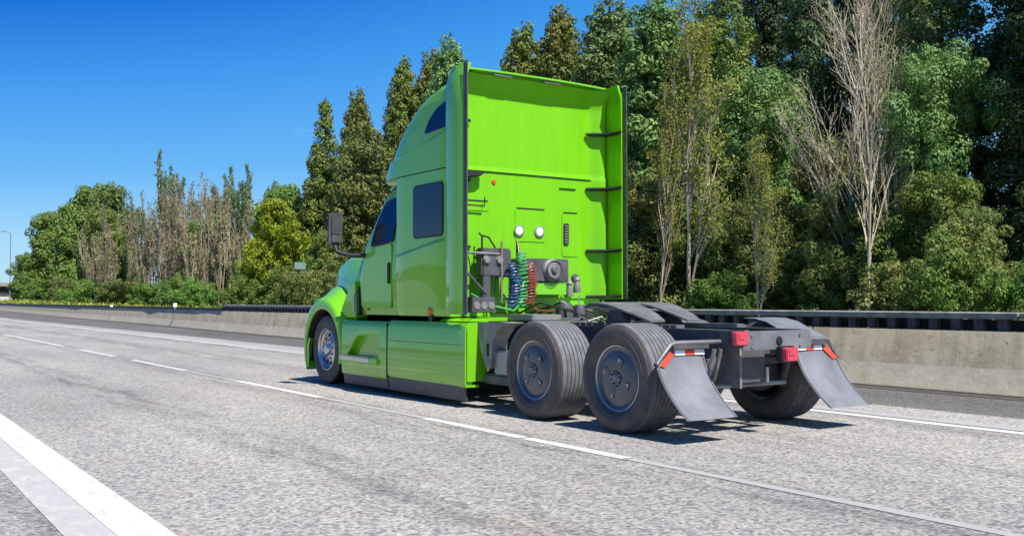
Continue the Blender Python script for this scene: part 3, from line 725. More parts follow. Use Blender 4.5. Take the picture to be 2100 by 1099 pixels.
MB().tube([(28.6,281,19.3),(29.4,281,19.1),(30,281,18.8)], .07, 6).build('arm', M['cast'], b)
for x in (28.2,): MB().box(x-.5,x+.5,280.8,281.2,19.2,19.42).build('lamp_head', M['steel'], b, smooth=0, bevel=.04)
b = empty('sign', (9.3, 33.5, 0)); tag(b, 'small pale plate on a post among the shrubs left of the mirror', 'sign')
MB().tube([(9.3,33.5,0),(9.3,33.5,2.9)], .025, 6).build('post', M['bark'], b)
MB().prism(rrect(9.05,9.55,2.58,2.88,.04), 1, 33.45, 33.468).build('plate', M['signplate'], b, smooth=0)

# ================================================================== TRUCK
T = empty('semi_truck', (0, 3.2, 0))
tag(T, 'lime green highway semi tractor without trailer, seen from behind, its sleeper cab tall', 'truck')

def outline(w, y0, ys, bulge, n=14, rc=.05, e=2.4):
    h = [(-w+rc, y0), (-w+rc*.3, y0+rc*.3), (-w, y0+rc)]
    for i in range(1, 7): h.append((-w, lerp(y0+rc, ys, i/6)))
    for i in range(1, n+1):
        a = math.pi/2*i/n; h.append((-w*math.cos(a)**(2/e), ys+bulge*math.sin(a)**(2/e)))
    return h+[(-x, y) for x, y in h[-2::-1]]
def loft(zs, wf, y0f, ysf, bf, disp=None, e=2.4, slant=None):
    rows = []
    for z in zs:
        pts = outline(wf(z), y0f(z), ysf(z), bf(z), e=e)
        rows.append([((x+(disp(x,y,z) if disp else 0)), y, z+(slant(y,z) if slant else 0)) for x, y in pts])
    mb = MB(); mb.grid(rows, closed=True); n = len(rows[0])
    mb.f += [tuple(range(n)), tuple(range((len(rows)-1)*n, len(rows)*n))[::-1]]
    return mb
# sleeper box
def d1(x, y, z):
    if abs(x) < 1.0: return 0
    zl = 1.79
    v = .030*(1-sstep(zl-.02, zl+.012, z))*sstep(3.12, 3.3, y)*(1-sstep(4.2, 4.5, y))*sstep(1.05, 1.7, z)
    return math.copysign(1, x)*v
zs = [1.03+(2.79-1.03)*i/110 for i in range(111)]
sleeper = loft(zs, lambda z: interp(z, [(1.03,1.13),(1.10,1.155),(1.5,1.165),(2.8,1.165)]), lambda z: 3.08, lambda z: 4.36, lambda z: .30, d1, e=2.0, slant=lambda y, z: (4.4-min(y, 4.4))*.135*sstep(1.03,1.7,z)*(1-sstep(1.9,2.78,z))).build('sleeper_box', M['green'], T, smooth=30)
# roof fairing
prof = [(2.80,4.36),(2.9,4.33),(3.03,4.26),(3.15,4.19),(3.28,4.08),(3.45,3.93),(3.61,3.72),(3.72,3.52),(3.81,3.28),(3.88,3.08),(3.93,2.97),(3.96,2.95)]
def d2(x, y, z):
    if abs(x) < .9: return 0
    return -math.copysign(1, x)*.034*sstep(3.04, 3.075, z)
wtab = [(2.8,1.167),(3.3,1.165),(3.6,1.15),(3.75,1.13),(3.85,1.09),(3.92,1.03),(3.96,.95)]
zs = [2.803+(3.96-2.803)*i/90 for i in range(91)]
fair = loft(zs, lambda z: interp(z, wtab), lambda z: interp(z, [(3.60,3.10),(3.75,3.08),(3.85,3.03),(3.93,2.98),(3.96,2.96)]), lambda z: interp(z, prof), lambda z: interp(z, [(2.8,1.15),(3.3,1.05),(3.7,.8),(3.96,.25)]), d2, e=2.2, slant=lambda y, z: (4.3-min(y, 4.3))*.165*sstep(2.8,3.03,z)*(1-sstep(3.1,3.9,z)))
fair.build('roof_fairing', M['green'], T, smooth=30)
MB().box(-1.155,1.155,3.1,4.3,2.785,2.806).build('seam', M['void'], T, smooth=0)
# windows in the sleeper side and the fairing
for s in (-1, 1):
    X = s*1.166
    fr = MB().prism(rrect(3.17,3.92,1.985,2.645,.07), 0, X-.01, X+s*.006).build('sleeper_window', M['black'], T, smooth=0)
    MB().prism(rrect(3.19,3.90,2.005,2.625,.06), 0, X+s*.004, X+s*.014).build('pane', M['glass'], fr, smooth=0)
    poly = roundpoly([(3.02,3.30),(3.70,3.27),(3.60,3.42),(3.42,3.545),(3.22,3.60),(3.02,3.61)], .05)
    mb = MB(); mb2 = MB()
    def tilt(p, off):
        w = interp(p[1], wtab)-.030; return (s*(w+off), p[0], p[1])
    for m_, a, b in ((mb, -.02, .012),):
        n = len(poly); m_.add([tilt(p,a) for p in poly]+[tilt(p,b) for p in poly], [tuple(range(n)), tuple(range(n,2*n))[::-1]]+[(i,(i+1)%n,n+(i+1)%n,n+i) for i in range(n)])
    mb.build('fairing_window', M['glass'], T, smooth=0)
# rear wall with its coved head and side returns
def wally(x, z):
    ax = abs(x); y = 3.06
    y -= .10*sstep(.93, 1.13, ax)
    if z > 3.66: y -= .15*sstep(3.66, 4.0, z)**1.3
    if z > 2.78: y += .015*sstep(2.78,2.82,z)
    return y
xs = [-1.15+2.30*i/60 for i in range(61)]; zw = [1.25+(3.93-1.25)*i/80 for i in range(81)]
mb = MB(); mb.slab([[(x, wally(x,z), z) for x in xs] for z in zw], (0,.02,0))
wall = mb.build('rear_wall', M['green_wall'], T, smooth=40)
mb = MB(); mb.slab([[(x, 2.885+.02*abs(x)**2, 3.985-.008*abs(x)**3) for x in xs], [(x, 3.02, 3.995-.008*abs(x)**3) for x in xs]], (0,0,-.028))
mb.build('roof_lip', M['green'], T, smooth=40, bevel=.006)
for x in (-.62, .12): MB().box(x, x+.26, 2.905, 2.925, 3.925, 3.95).build('marker_lamp', M['cast'], T, bevel=.004)
MB().box(-1.12,1.12,3.048,3.056,2.772,2.784).build('seam', M['void'], T, smooth=0)
for x in (-.78,-.48,-.18,.12,.42,.72):
    MB().prism([(x-.03,3.0795),(x-.012,3.0735),(x+.012,3.0735),(x+.03,3.0795)], 2, 2.86, 3.55).build('rib', M['green_wall'], T, smooth=0)
for k in range(23):
    MB().lathe([(0,-.004),(.006,-.003),(.008,0)], (-1.05+k*.095,3.060,2.735), 1, 8).build('rivet', M['green_wall'], T)
# pressed panels, handle recesses, lamps, vent
for x0, x1, z0, z1 in ((-.22,.24,1.95,2.36),(.50,.76,1.78,2.34),(-1.0,-.60,2.30,2.42)):
    MB().prism(rrect(x0,x1,z0,z1,.035), 1, 3.052, 3.062).build('pressed_panel', M['green_wall'], T, smooth=30)
    MB().box(x0+.02,x1-.02,3.045,3.054,z1-.006,z1+.006).build('panel_shadow_gap', M['cable'], T, smooth=0)
MB().box(.46,.72,3.045,3.056,2.64,2.65).build('panel_shadow_gap', M['cable'], T, smooth=0)
for x in (-.17, .14):
    f = MB().lathe([(.0,0),(.068,0),(.072,-.012),(.072,-.02),(.060,-.024),(0,-.024)], (x,3.055,2.08), 1, 28).build('work_lamp', M['ring'], T)
    MB().lathe([(0,-.030),(.035,-.029),(.058,-.022),(.058,-.018)], (x,3.055,2.08), 1, 28).build('lens', M['lampwhite'], f)
v = MB().prism(rrect(.52,.60,1.93,2.20,.02), 1, 3.035, 3.058).build('vent', M['black'], T, smooth=0)
for i in range(7): MB().box(.53,.59,3.028,3.036,1.95+i*.035,1.965+i*.035).build('louvre', M['cast'], v, smooth=0)
MB().lathe([(0,-.012),(.028,-.010),(.036,0)], (-.53,3.055,2.66), 1, 6).build('red_badge', M['tapered'], T, smooth=0)
lt = MB().prism([(-1.08,2.66),(-.80,2.70),(-.72,2.755),(-1.08,2.765)], 1, 2.93, 3.04).build('camera_housing', M['black'], T, bevel=.012)
MB().box(-1.05,-.93,2.98,3.03,2.60,2.665).build('camera_lens', M['glass'], lt, bevel=.01)
# side extenders
def extender(s, zb):
    pl = [(1.160,3.14),(1.19,3.05),(1.208,2.95),(1.218,2.85),(1.214,2.74),(1.198,2.67)]
    zz = [zb,zb+.04,1.6,2.2,2.8,3.4,3.8,3.92,3.97]
    rows = []
    for z in zz:
        k = 1-.06*sstep(3.75,4.0,z); cut = .12*sstep(3.80,4.02,z)
        rows.append([(s*x*k, y, z) for x, y in pl])
    mb = MB(); mb.slab(rows, (-s*.035,0,0)); e = mb.build('side_extender', M['green'], T, smooth=40)
    mb = MB(); mb.slab([[(s*1.200,2.672,z),(s*1.197,2.595,z)] for z in (zb,2.5,3.80,3.955)], (-s*.012,0,0)); mb.build('rubber_edge', M['frame'], e, smooth=0)
    return e
extender(-1, 1.06); extender(1, 1.24)
for z in (3.37, 2.66, 1.86, 1.27):
    for s in (-1, 1):
        if s < 0 and z < 1.5: continue
        pts = [(s*.88,3.05),(s*.90,3.03),(s*1.10,2.90),(s*1.165,2.68),(s*1.175,2.68),(s*1.175,3.05)]
        MB().prism(pts, 2, z-.020, z+.020).build('extender_bracket', M['black'], T, smooth=0, bevel=.003)
        MB().tube([(s*.88,3.045,z),(s*1.09,2.885,z),(s*1.17,2.67,z+.01)], .016, 6).build('bracket_rail', M['black'], T)
# ---- cab with doors
zs = [1.03+(2.0-1.03)*i/12 for i in range(13)]+[2.0+(2.66-2.0)*i/12 for i in range(1,13)]+[2.69,2.71,2.72]
cab = loft(zs, lambda z: interp(z, [(1.03,1.06),(1.2,1.09),(1.6,1.10),(2.0,1.085),(2.55,.99),(2.66,.95),(2.72,.82)]), lambda z: 4.3,
           lambda z: interp(z, [(1.03,5.58),(1.4,5.62),(1.98,5.36),(2.1,5.28),(2.62,4.98),(2.72,4.85)]), lambda z: interp(z, [(1.03,.1),(2.0,.32),(2.72,.3)]), e=2.6)
cab.build('cab', M['green'], T, smooth=30)
for s in (-1, 1):
    d = MB().prism(roundpoly([(4.64,1.12),(5.52,1.12),(5.56,1.45),(5.30,1.93),(4.64,1.97)], .06), 0, s*1.09, s*1.106).build('door', M['green'], T, smooth=30, bevel=.004)
    def tw(p, off): 
        w = interp(p[1], [(1.98,1.088),(2.55,.99),(2.66,.95)]); return (s*(w+off), p[0], p[1])
    poly = roundpoly([(4.60,1.99),(5.27,1.95),(5.20,2.25),(5.03,2.52),(4.90,2.575),(4.60,2.59)], .05)
    n = len(poly)
    for nm, a, b, mm, sc in (('window_seal', -.03, .012, 'black', 1.0), ('window', .012, .017, 'glass', .94)):
        cy = sum(p[0] for p in poly)/n; cz = sum(p[1] for p in poly)/n
        pp = [(cy+(p[0]-cy)*sc, cz+(p[1]-cz)*sc) for p in poly]
        mb = MB().add([tw(p,a) for p in pp]+[tw(p,b) for p in pp], [tuple(range(n)), tuple(range(n,2*n))[::-1]]+[(i,(i+1)%n,n+(i+1)%n,n+i) for i in range(n)])
        mb.build(nm, M[mm], d, smooth=0)
    MB().prism(rrect(4.67,4.73,1.44,1.72,.02), 0, s*1.10, s*1.125).build('handle', M['black'], d, bevel=.006)
    # mirror
    mr = MB().prism(roundpoly([(-1.50,2.00),(-1.31,2.00),(-1.30,2.44),(-1.49,2.44)] if s < 0 else [(1.31,2.00),(1.50,2.00),(1.49,2.44),(1.30,2.44)], .05), 1, 5.72, 5.84).build('mirror', M['frame'], T, bevel=.03, smooth=50)
    MB().prism(rrect(*((-1.475,-1.335) if s < 0 else (1.335,1.475)),2.14,2.43,.03), 1, 5.712, 5.722).build('mirror_glass', M['cover'], mr, smooth=0)
    MB().tube([(s*1.40,5.78,2.0),(s*1.38,5.74,1.90),(s*1.25,5.62,1.845),(s*1.02,5.42,1.84)], .035, 8).build('mirror_arm', M['black'], mr)
# windscreen (seen from in front only)
mb = MB(); rows = []
for z in (2.02, 2.3, 2.6):
    ys_ = interp(z, [(1.98,5.36),(2.1,5.28),(2.62,4.98)]); bl = interp(z, [(1.03,.1),(2.0,.32),(2.72,.3)]); w = interp(z, [(2.0,1.085),(2.55,.99),(2.66,.95)])
    rows.append([(-w*math.cos(a)**(2/2.6), ys_+bl*math.sin(a)**(2/2.6)+.012, z) for a in [math.pi/2*(.25+.75*i/8) for i in range(9)]])
    rows[-1] += [(-x, y, zz) for x, y, zz in rows[-1][-2::-1]]
mb.slab(rows, (0,-.02,0)); mb.build('windscreen', M['glass'], T, smooth=40)
# sun visor over the door and windscreen
mb = MB(); mb.slab([[(x, 4.75+.55*(1-abs(x)**2.2), 2.735) for x in [-.98+1.96*i/16 for i in range(17)]], [(x, 4.90+.62*(1-abs(x)**2.2), 2.69) for x in [-.98+1.96*i/16 for i in range(17)]]], (0,0,.025))
mb.build('sun_visor', M['green'], T, smooth=40)
# ---- hood and fenders
def hood_row(y):
    t = (y-5.45)/(7.42-5.45); top = interp(y, [(5.45,1.87),(6.0,1.90),(6.4,1.885),(6.7,1.83),(6.95,1.72),(7.15,1.54),(7.3,1.38),(7.42,1.22)]); w = interp(y, [(5.45,1.0),(6.2,.96),(6.9,.88),(7.42,.74)]); cw = .86*w
    low = lerp(1.40, 1.02, t)
    return [(-w-.02, y, low-.35), (-w-.01, y, low), (-w, y, min(low+.12, top-.12)), (-w+.02, y, top-.10), (-w+.10, y, top-.02), (-cw*.5, y, top+.02), (0, y, top+.035), (cw*.5, y, top+.02), (w-.10, y, top-.02), (w-.02, y, top-.10), (w, y, min(low+.12, top-.12)), (w+.01, y, low), (w+.02, y, low-.35)]
rows = [hood_row(5.45+(7.36-5.45)*i/14) for i in range(15)]
rows.append([(x*.93, 7.40, z*.93 if i not in (0,12) else z) for i, (x, y, z) in enumerate(hood_row(7.40))])
mb = MB(); mb.grid(rows); k = 13; mb.f.append(tuple(range(15*k, 16*k)))
mb.build('hood', M['green'], T, smooth=50)
FY, FZ = 6.65, .505
for s in (-1, 1):
    rows = []
    A0, A1 = -28, 196
    for i in range(41):
        a = rad(lerp(A0, A1, i/40)); f = math.sin(max(0, min(math.pi, a)))
        ri = .595; ro = .655+.05*max(0, math.sin(a))+.03*max(0, math.cos(a)); sa = max(0, math.sin(a)); ro += .02*sa+.05*sa*(math.cos(a) > 0)*math.cos(a); rt = ro+.07*sa; ru = ro+.26*sa**1.5
        c, q = math.cos(a), math.sin(a)
        def pt(x, r): return (s*x, FY+r*c, max(.12, FZ+r*q))
        rows.append([pt(1.205, ri), pt(1.215, ri+.02), pt(1.21, ro-.02), pt(1.175, ro+.02), pt(1.06, rt+.01), pt(.95, lerp(rt, ru, .6)), pt(.80, ru), pt(.80, ru-.10), pt(.95, rt-.05), pt(1.02, rt-.08), pt(1.17, ri)])
    mb = MB(); mb.grid(rows, closed=True); n = 11; mb.f += [tuple(range(n)), tuple(range(40*n, 41*n))[::-1]]
    fd = mb.build('fender', M['green'], T, smooth=45)
    mb = MB(); mb.lathe([(.575,.66),(.575,1.15),(.597,1.19)], (0 if s > 0 else 0, FY, FZ), 0, 40, a0=rad(-20), a1=rad(190))
    if s < 0: mb.v = [(-x, y, z) for x, y, z in mb.v]
    mb.build('wheel_arch_liner', M['void'], fd)
    # filler panel between fender, hood and cab with the dark gap
    pts = roundpoly([(5.66,.985),(5.98,.985),(6.05,1.02),(6.16,1.08),(6.02,1.26),(5.86,1.42),(5.70,1.50)], .03)
    MB().prism(pts, 0, s*.93, s*1.13).build('fender_extension', M['green'], fd, bevel=.02, seg=3)
    MB().prism([(5.57,1.06),(5.655,1.02),(5.655,1.34),(5.60,1.42)], 0, s*1.0, s*1.125).build('gap_seal', M['black'], T, smooth=0)
    MB().prism(roundpoly([(5.70,1.06),(5.74,1.06),(5.75,1.26),(5.70,1.32)], .01), 0, s*1.128, s*1.142).build('vent_trim', M['ring'], fd, smooth=0)
# bumper and grille
mb = MB(); rows = []
for z in (.24,.30,.55,.66):
    off = 0 if z < .6 else -.06
    rows.append([(x, 7.22+off+.36*(1-(abs(x)/1.2)**3), z) for x in [-1.2+2.4*i/20 for i in range(21)]])
mb.slab(rows, (0,-.06,0)); mb.build('bumper', M['green'], T, smooth=45)
MB().box(-.62,.62,7.385,7.405,.72,1.16).build('grille', M['black'], T, smooth=0)
# ---- rocker / chassis skirts
def skirt(s, y0, y1, z0, z1, name='side_skirt', flare=0):
    rows = []
    for y in [lerp(y0, y1, i/8) for i in range(9)]:
        zt = z1
        fl = flare*(1-sstep(y0, y0+.10, y))
        rows.append([(s*(1.185+fl), y, z0), (s*(1.200+fl), y, z0+.03), (s*(1.205+fl), y, z0+.25), (s*(1.20+fl), y, zt-.08), (s*(1.185+fl), y, zt-.03), (s*(1.155+fl*.5), y, zt), (s*.90, y, zt+.012), (s*.90, y, zt-.05), (s*1.10, y, zt-.06), (s*1.12, y, z0+.01)])
    mb = MB(); mb.grid(rows, closed=True); mb.f += [tuple(range(10)), tuple(range(80, 90))[::-1]]
    return mb.build(name, M['green'], T, smooth=35)
for s in (-1, 1):
    fs = skirt(s, 4.585, 5.96, .20, .945)
    c = MB().prism(roundpoly([(4.80,.46),(5.80,.46),(5.45,.745),(4.80,.765)], .05), 0, s*1.09, s*1.30)
    boolean(fs, c)
    MB().box(*sorted((s*1.02, s*1.118)), 4.72, 5.9, .42, .80).build('step_recess', M['green'], fs, smooth=0)
    st = MB().prism(roundpoly([(4.80,.375),(5.98,.385),(5.98,.455),(4.80,.45)], .02), 0, s*1.12, s*1.235).build('step', M['green'], T, bevel=.008)
    MB().prism([(5.05,.456),(5.93,.460),(5.93,.466),(5.05,.462)], 0, s*1.13, s*1.23).build('step_tread', M['alu'], st, smooth=0)
    MB().prism(roundpoly([(5.02,.395),(5.96,.40),(5.96,.45),(5.02,.445)], .02), 0, s*1.232, s*1.242).build('step_highlight', M['alu'], st, bevel=.003)  # bright metal strip standing in for the highlight on the step face
    rs = skirt(s, 2.60, 4.545, .235, .965, flare=.012)
    MB().prism(roundpoly([(.93,.30),(1.20,.30),(1.20,.90),(1.16,.96),(.93,.96)] if s > 0 else [(-1.20,.30),(-.93,.30),(-.93,.96),(-1.16,.96),(-1.20,.90)], .02), 1, 2.575, 2.598).build('end_cap', M['green'], rs, smooth=0)
    MB().box(*sorted((s*1.05, s*1.225)), 2.56, 2.64, .235, .262).build('lower_lip', M['green'], rs, bevel=.004)
    MB().box(*sorted((s*1.10, s*1.203)), 4.55, 4.58, .22, .93).build('skirt_gap', M['void'], T, smooth=0)
    for y0, y1 in ((4.59, 5.94), (2.64, 4.55)):
        MB().prism([(s*1.175,.235),(s*1.19,.235),(s*1.165,.07),(s*1.15,.07)], 1, y0, y1).build('skirt_flap', M['skirt_rubber'], T, smooth=0)
    # crease along the rear skirt
    MB().prism([(s*1.2035,.70),(s*1.212,.705),(s*1.2035,.712)], 1, 2.66, 4.52).build('skirt_crease', M['green'], rs, smooth=0)
    # tank deck / ledge behind the cab
    MB().prism([(s*.50,.975),(s*1.15,.975),(s*1.10,1.01),(s*.50,1.03)], 1, 2.62, 3.3).build('deck_ledge', M['green'], T, bevel=.006)
    # amber marker
    am = MB().lathe([(0,.05),(.035,.045),(.045,.02),(.05,0),(0,0)], (s*1.14, 3.52, 1.09), 0, 20)
    if s < 0: am.v = [(-2.28-x if False else x-2*(x+1.14), y, z) for x, y, z in am.v]
    a_ = am.build('marker_lamp', M['orange'], T)
    MB().box(*sorted((s*1.10, s*1.15)), 3.47, 3.57, .96, 1.05).build('lamp_base', M['black'], a_, bevel=.008)
    MB().box(*sorted((s*1.088, s*1.10)), 5.36, 5.46, 1.08, 1.12).build('marker_lamp', M['orange'], T, bevel=.004)

# ---- frame, running gear
for s in (-1, 1):
    X = s*.43
    MB().prism([(-.86,.80),(-.35,.66),(7.0,.66),(7.0,.94),(-.86,.94)], 0, X, X+s*.012).build('frame_rail', M['frame'], T, smooth=0)
    f2 = MB(); f2.box(*sorted((X-s*.08, X+s*.012)), -.86, 7.0, .94, .952); f2.box(*sorted((X-s*.08, X+s*.012)), -.35, 7.0, .648, .66)
    f2.build('rail_flange', M['steel'], T, smooth=0)
for y in (-.45, .66, 1.95, 3.0, 4.2):
    MB().box(-.43,.43,y-.04,y+.04,.70,.90).build('crossmember', M['frame'], T, bevel=.01)
rear = MB().prism(rrect(-.46,.46,.775,.945,.03), 1, -.885, -.862).build('rear_crossmember', M['cover2'], T, smooth=0)
MB().lathe([(0,-.012),(.035,-.010),(.045,0),(.045,.01)], (.02,-.885,.85), 1, 16).build('tow_hole', M['void'], rear)
for x in (-.34,.30):
    for z in (.80,.90): MB().lathe([(0,-.014),(.012,-.012),(.013,0)], (x,-.885,z), 1, 6).build('bolt', M['steel'], rear, smooth=0)
def tail(x, y, z):
    t = MB().prism(rrect(x-.078,x+.078,z-.062,z+.062,.02), 1, y-.06, y).build('tail_lamp', M['red'], T, bevel=.008)
    MB().prism(rrect(x-.09,x+.09,z-.075,z+.075,.02), 1, y, y+.03).build('lamp_housing', M['black'], t, smooth=0)
    MB().box(x-.05,x+.02,y-.066,y-.058,z-.01,z+.045).build('lens_insert', M['red'], t, bevel=.003)
tail(-.535,-.90,.885); tail(.0,-1.0,.735)
MB().box(-.02,.06,-.97,-.88,.66,.80).build('lamp_bracket', M['black'], T, bevel=.005)
# air tank and suspension pieces hanging below the rear crossmember
tk = MB().box(-.30,.06,-.70,-.45,.44,.78).build('battery_box', M['frame'], T, bevel=.03, smooth=40)
MB().box(-.31,-.28,-.71,-.44,.42,.80).build('strap', M['cast'], tk, smooth=0)
MB().box(.03,.07,-.72,-.44,.46,.60).build('bracket', M['ring'], tk, bevel=.004)
MB().tube([(-.55,-.60,.44),(.42,-.60,.44)], .022, 8).build('stabiliser_bar', M['steel'], T)
for x in (-.58,-.50): MB().tube([(x,-.66,.78),(x-.01,-.60,.55),(x+.02,-.5,.40)], .022, 8).build('shock_absorber', M['steel'], T)
MB().tube([(.50,-.62,.80),(.54,-.45,.40)], .035, 8).build('shock_absorber', M['black'], T)
for y in (0, 1.32):
    ax = MB(); ax.tube([(-.80,y,.505),(.80,y,.505)], .07, 12); ax.lathe([(0,-.24),(.10,-.22),(.17,-.12),(.20,0),(.17,.14),(.08,.22),(0,.22)], (.04,y,.52), 1, 20)
    ax.build('drive_axle', M['frame'], T)
    for s in (-1,1):
        MB().lathe([(0,.62),(.10,.63),(.13,.67),(.11,.71),(.13,.75),(.13,.79),(.10,.83),(0,.84)], (s*.60,y+.32,0), 2, 20).build('air_spring', M['rubber'], T)
        MB().prism([(y-.35,.60),(y+.45,.52),(y+.45,.58),(y+.05,.66),(y-.35,.66)], 0, s*.55, s*.65).build('suspension_arm', M['cast'], T, bevel=.01)
MB().tube([(-.85,FY,.45),(.85,FY,.45)], .06, 10).build('front_axle', M['frame'], T)
def bagprof(): return
# engine/transmission mass in shade under the cab
MB().box(-.38,.38,3.4,6.9,.42,.95).build('drivetrain', M['black'], T, bevel=.05)
for s in (-1,1): MB().lathe([(0,-.62),(.26,-.62),(.29,-.58),(.29,.58),(.26,.62),(0,.62)], (s*.80,3.6,.60), 1, 28).build('fuel_tank', M['cast'], T)

# wheels
def drive_wheel(s, y):
    Xo = s*1.175; X = s
    def mir(mb):
        mb.v = [(s*x, yy, z) for x, yy, z in mb.v]; return mb
    c = (0, y, .505)
    # rim: local axial measured outward = +x, then mirrored
    rim = mir(MB().lathe([(.292,1.145),(.305,1.15),(.310,1.165),(.302,1.172),(.290,1.165),(.282,1.13),(.275,1.10),(.275,.78),(.30,.75)], c, 0, 56)).build('wheel', M['ring'], T)
    tw0, tw1 = .735, 1.20
    prof = [(.300,tw0+.05),(.345,tw0+.01),(.41,tw0-.005),(.455,tw0+.005),(.485,tw0+.02),(.497,tw0+.04)]
    g = [0,.075,.09,.165,.18,.245,.26,.335,.35,.425]
    grooves = [tw0+.04+.385*k/8 for k in range(1,8)]
    prof.append((.503, tw0+.055))
    for gx in grooves: prof += [(.505,gx-.005),(.495,gx-.0035),(.495,gx+.0035),(.505,gx+.005)]
    prof += [(.503,tw1-.055)]
    tread = mir(MB().lathe(prof[5:]+[(.497,tw1-.04)], c, 0, 72)).build('tread', M['tread'], rim, smooth=25)
    sw = [(.497,tw1-.04),(.485,tw1-.02),(.470,tw1-.014),(.468,tw1-.008),(.455,tw1-.003),(.42,tw1+.004),(.40,tw1+.005),(.398,tw1+.008),(.385,tw1+.008),(.383,tw1+.004),(.355,tw1-.004),(.335,tw1-.012),(.33,tw1-.02),(.312,tw1-.028),(.300,tw1-.045)]
    t2 = MB().lathe(sw, c, 0, 72); t2.lathe(prof[:6], c, 0, 72)
    mir(t2).build('tyre', M['sidewall'], rim, smooth=40)
    # full cover with dished face, four shallow scallops and a hub
    cv = MB().lathe([(.290,1.155),(.284,1.165),(.27,1.158),(.255,1.150),(.20,1.168),(.12,1.178),(.075,1.172),(.07,1.150),(0,1.150)], c, 0, 56)
    cv = mir(cv).build('wheel_cover', M['cover'], rim)
    mir(MB().lathe([(0,1.205),(.028,1.203),(.040,1.192),(.045,1.172),(.045,1.148)], c, 0, 20)).build('hub', M['cast'], cv)
    for k in range(4):
        a = rad(25+90*k+y*20); ca, sa = math.cos(a), math.sin(a); mb = MB()
        pts = [(.10,-.030),(.185,-.045),(.195,-.02),(.190,.03),(.105,.022)]
        P3 = [(y+r*ca-q*sa, .505+r*sa+q*ca) for r, q in pts]
        mir(mb.prism(roundpoly(P3,.012), 0, 1.165, 1.1805)).build('scallop', M['cover'], cv, bevel=.003)
        P4 = [(y+r*ca-q*sa, .505+r*sa+q*ca) for r, q in [(.150,-.028),(.182,-.036),(.186,-.006),(.176,-.006),(.174,-.022),(.150,-.016)]]
        mir(MB().prism(P4, 0, 1.179, 1.184)).build('bright_edge', M['ring'], cv, smooth=0)
    for k in range(8):
        a = rad(45*k+10); mir(MB().lathe([(0,1.186),(.007,1.185),(.010,1.17)], (0, y+.058*math.cos(a), .505+.058*math.sin(a)), 0, 8)).build('lug_nut', M['ring'], cv)
    mir(MB().lathe([(.0,.80),(.20,.80),(.205,.78),(.205,.70),(.0,.70)], c, 0, 30)).build('brake_drum', M['frame'], rim)
for y in (0, 1.32):
    for s in (-1, 1): drive_wheel(s, y)
def steer_wheel(s):
    c = (0, FY, .505)
    def mir(mb): mb.v = [(s*x, yy, z) for x, yy, z in mb.v]; return mb
    rim = mir(MB().lathe([(.300,1.120),(.308,1.128),(.308,1.140),(.296,1.143),(.288,1.13),(.282,1.10),(.265,1.085),(.262,1.065),(.235,1.06),(.17,1.085),(.155,1.095),(.0,1.095),(0,1.08),(.15,1.08),(.23,1.045),(.262,1.05),(.275,.93),(.30,.90)], c, 0, 56)).build('wheel', M['alu'], T)
    cut = MB()
    for k in range(10):
        a = rad(36*k+8); cut.lathe([(0,1.0),(.026,1.0),(.026,1.2),(0,1.2)], (0, FY+.205*math.cos(a), .505+.205*math.sin(a)), 0, 14)
    mir(cut)
    mir(MB().lathe([(0,1.03),(.26,1.03),(.26,1.02),(0,1.02)], c, 0, 30)).build('brake_drum', M['void'], rim)
    for k in range(10):
        a = rad(36*k+8)
        mir(MB().lathe([(0,1.0835),(.026,1.080),(.027,1.06)], (0, FY+.208*math.cos(a), .505+.208*math.sin(a)), 0, 14)).build('hand_hole', M['void'], rim)
        a += rad(18)
        mir(MB().lathe([(0,1.130),(.012,1.128),(.016,1.115),(.016,1.09)], (0, FY+.142*math.cos(a), .505+.142*math.sin(a)), 0, 8)).build('lug_nut', M['alu'], rim)
    mir(MB().lathe([(0,1.165),(.03,1.163),(.075,1.15),(.085,1.135),(.09,1.09)], c, 0, 24)).build('hub', M['alu'], rim)
    tw0, tw1 = .875, 1.155
    prof = [(.300,tw0+.03),(.36,tw0+.005),(.42,tw0),(.47,tw0+.012),(.497,tw0+.035)]
    for k in range(1,5): gx = tw0+.035+.21*k/5; prof += [(.503,gx-.006),(.488,gx-.004),(.488,gx+.004),(.503,gx+.006)]
    prof += [(.497,tw1-.035)]
    mir(MB().lathe(prof[4:], c, 0, 64)).build('tread', M['rubber'], rim, smooth=25)
    t2 = MB().lathe([(.497,tw1-.035),(.485,tw1-.018),(.47,tw1-.012),(.42,tw1),(.40,tw1+.001),(.398,tw1+.004),(.386,tw1+.004),(.384,tw1),(.34,tw1-.01),(.31,tw1-.022),(.300,tw1-.035)], c, 0, 64); t2.lathe(prof[:5], c, 0, 64)
    mir(t2).build('tyre', M['sidewall'], rim, smooth=40)
for s in (-1, 1): steer_wheel(s)

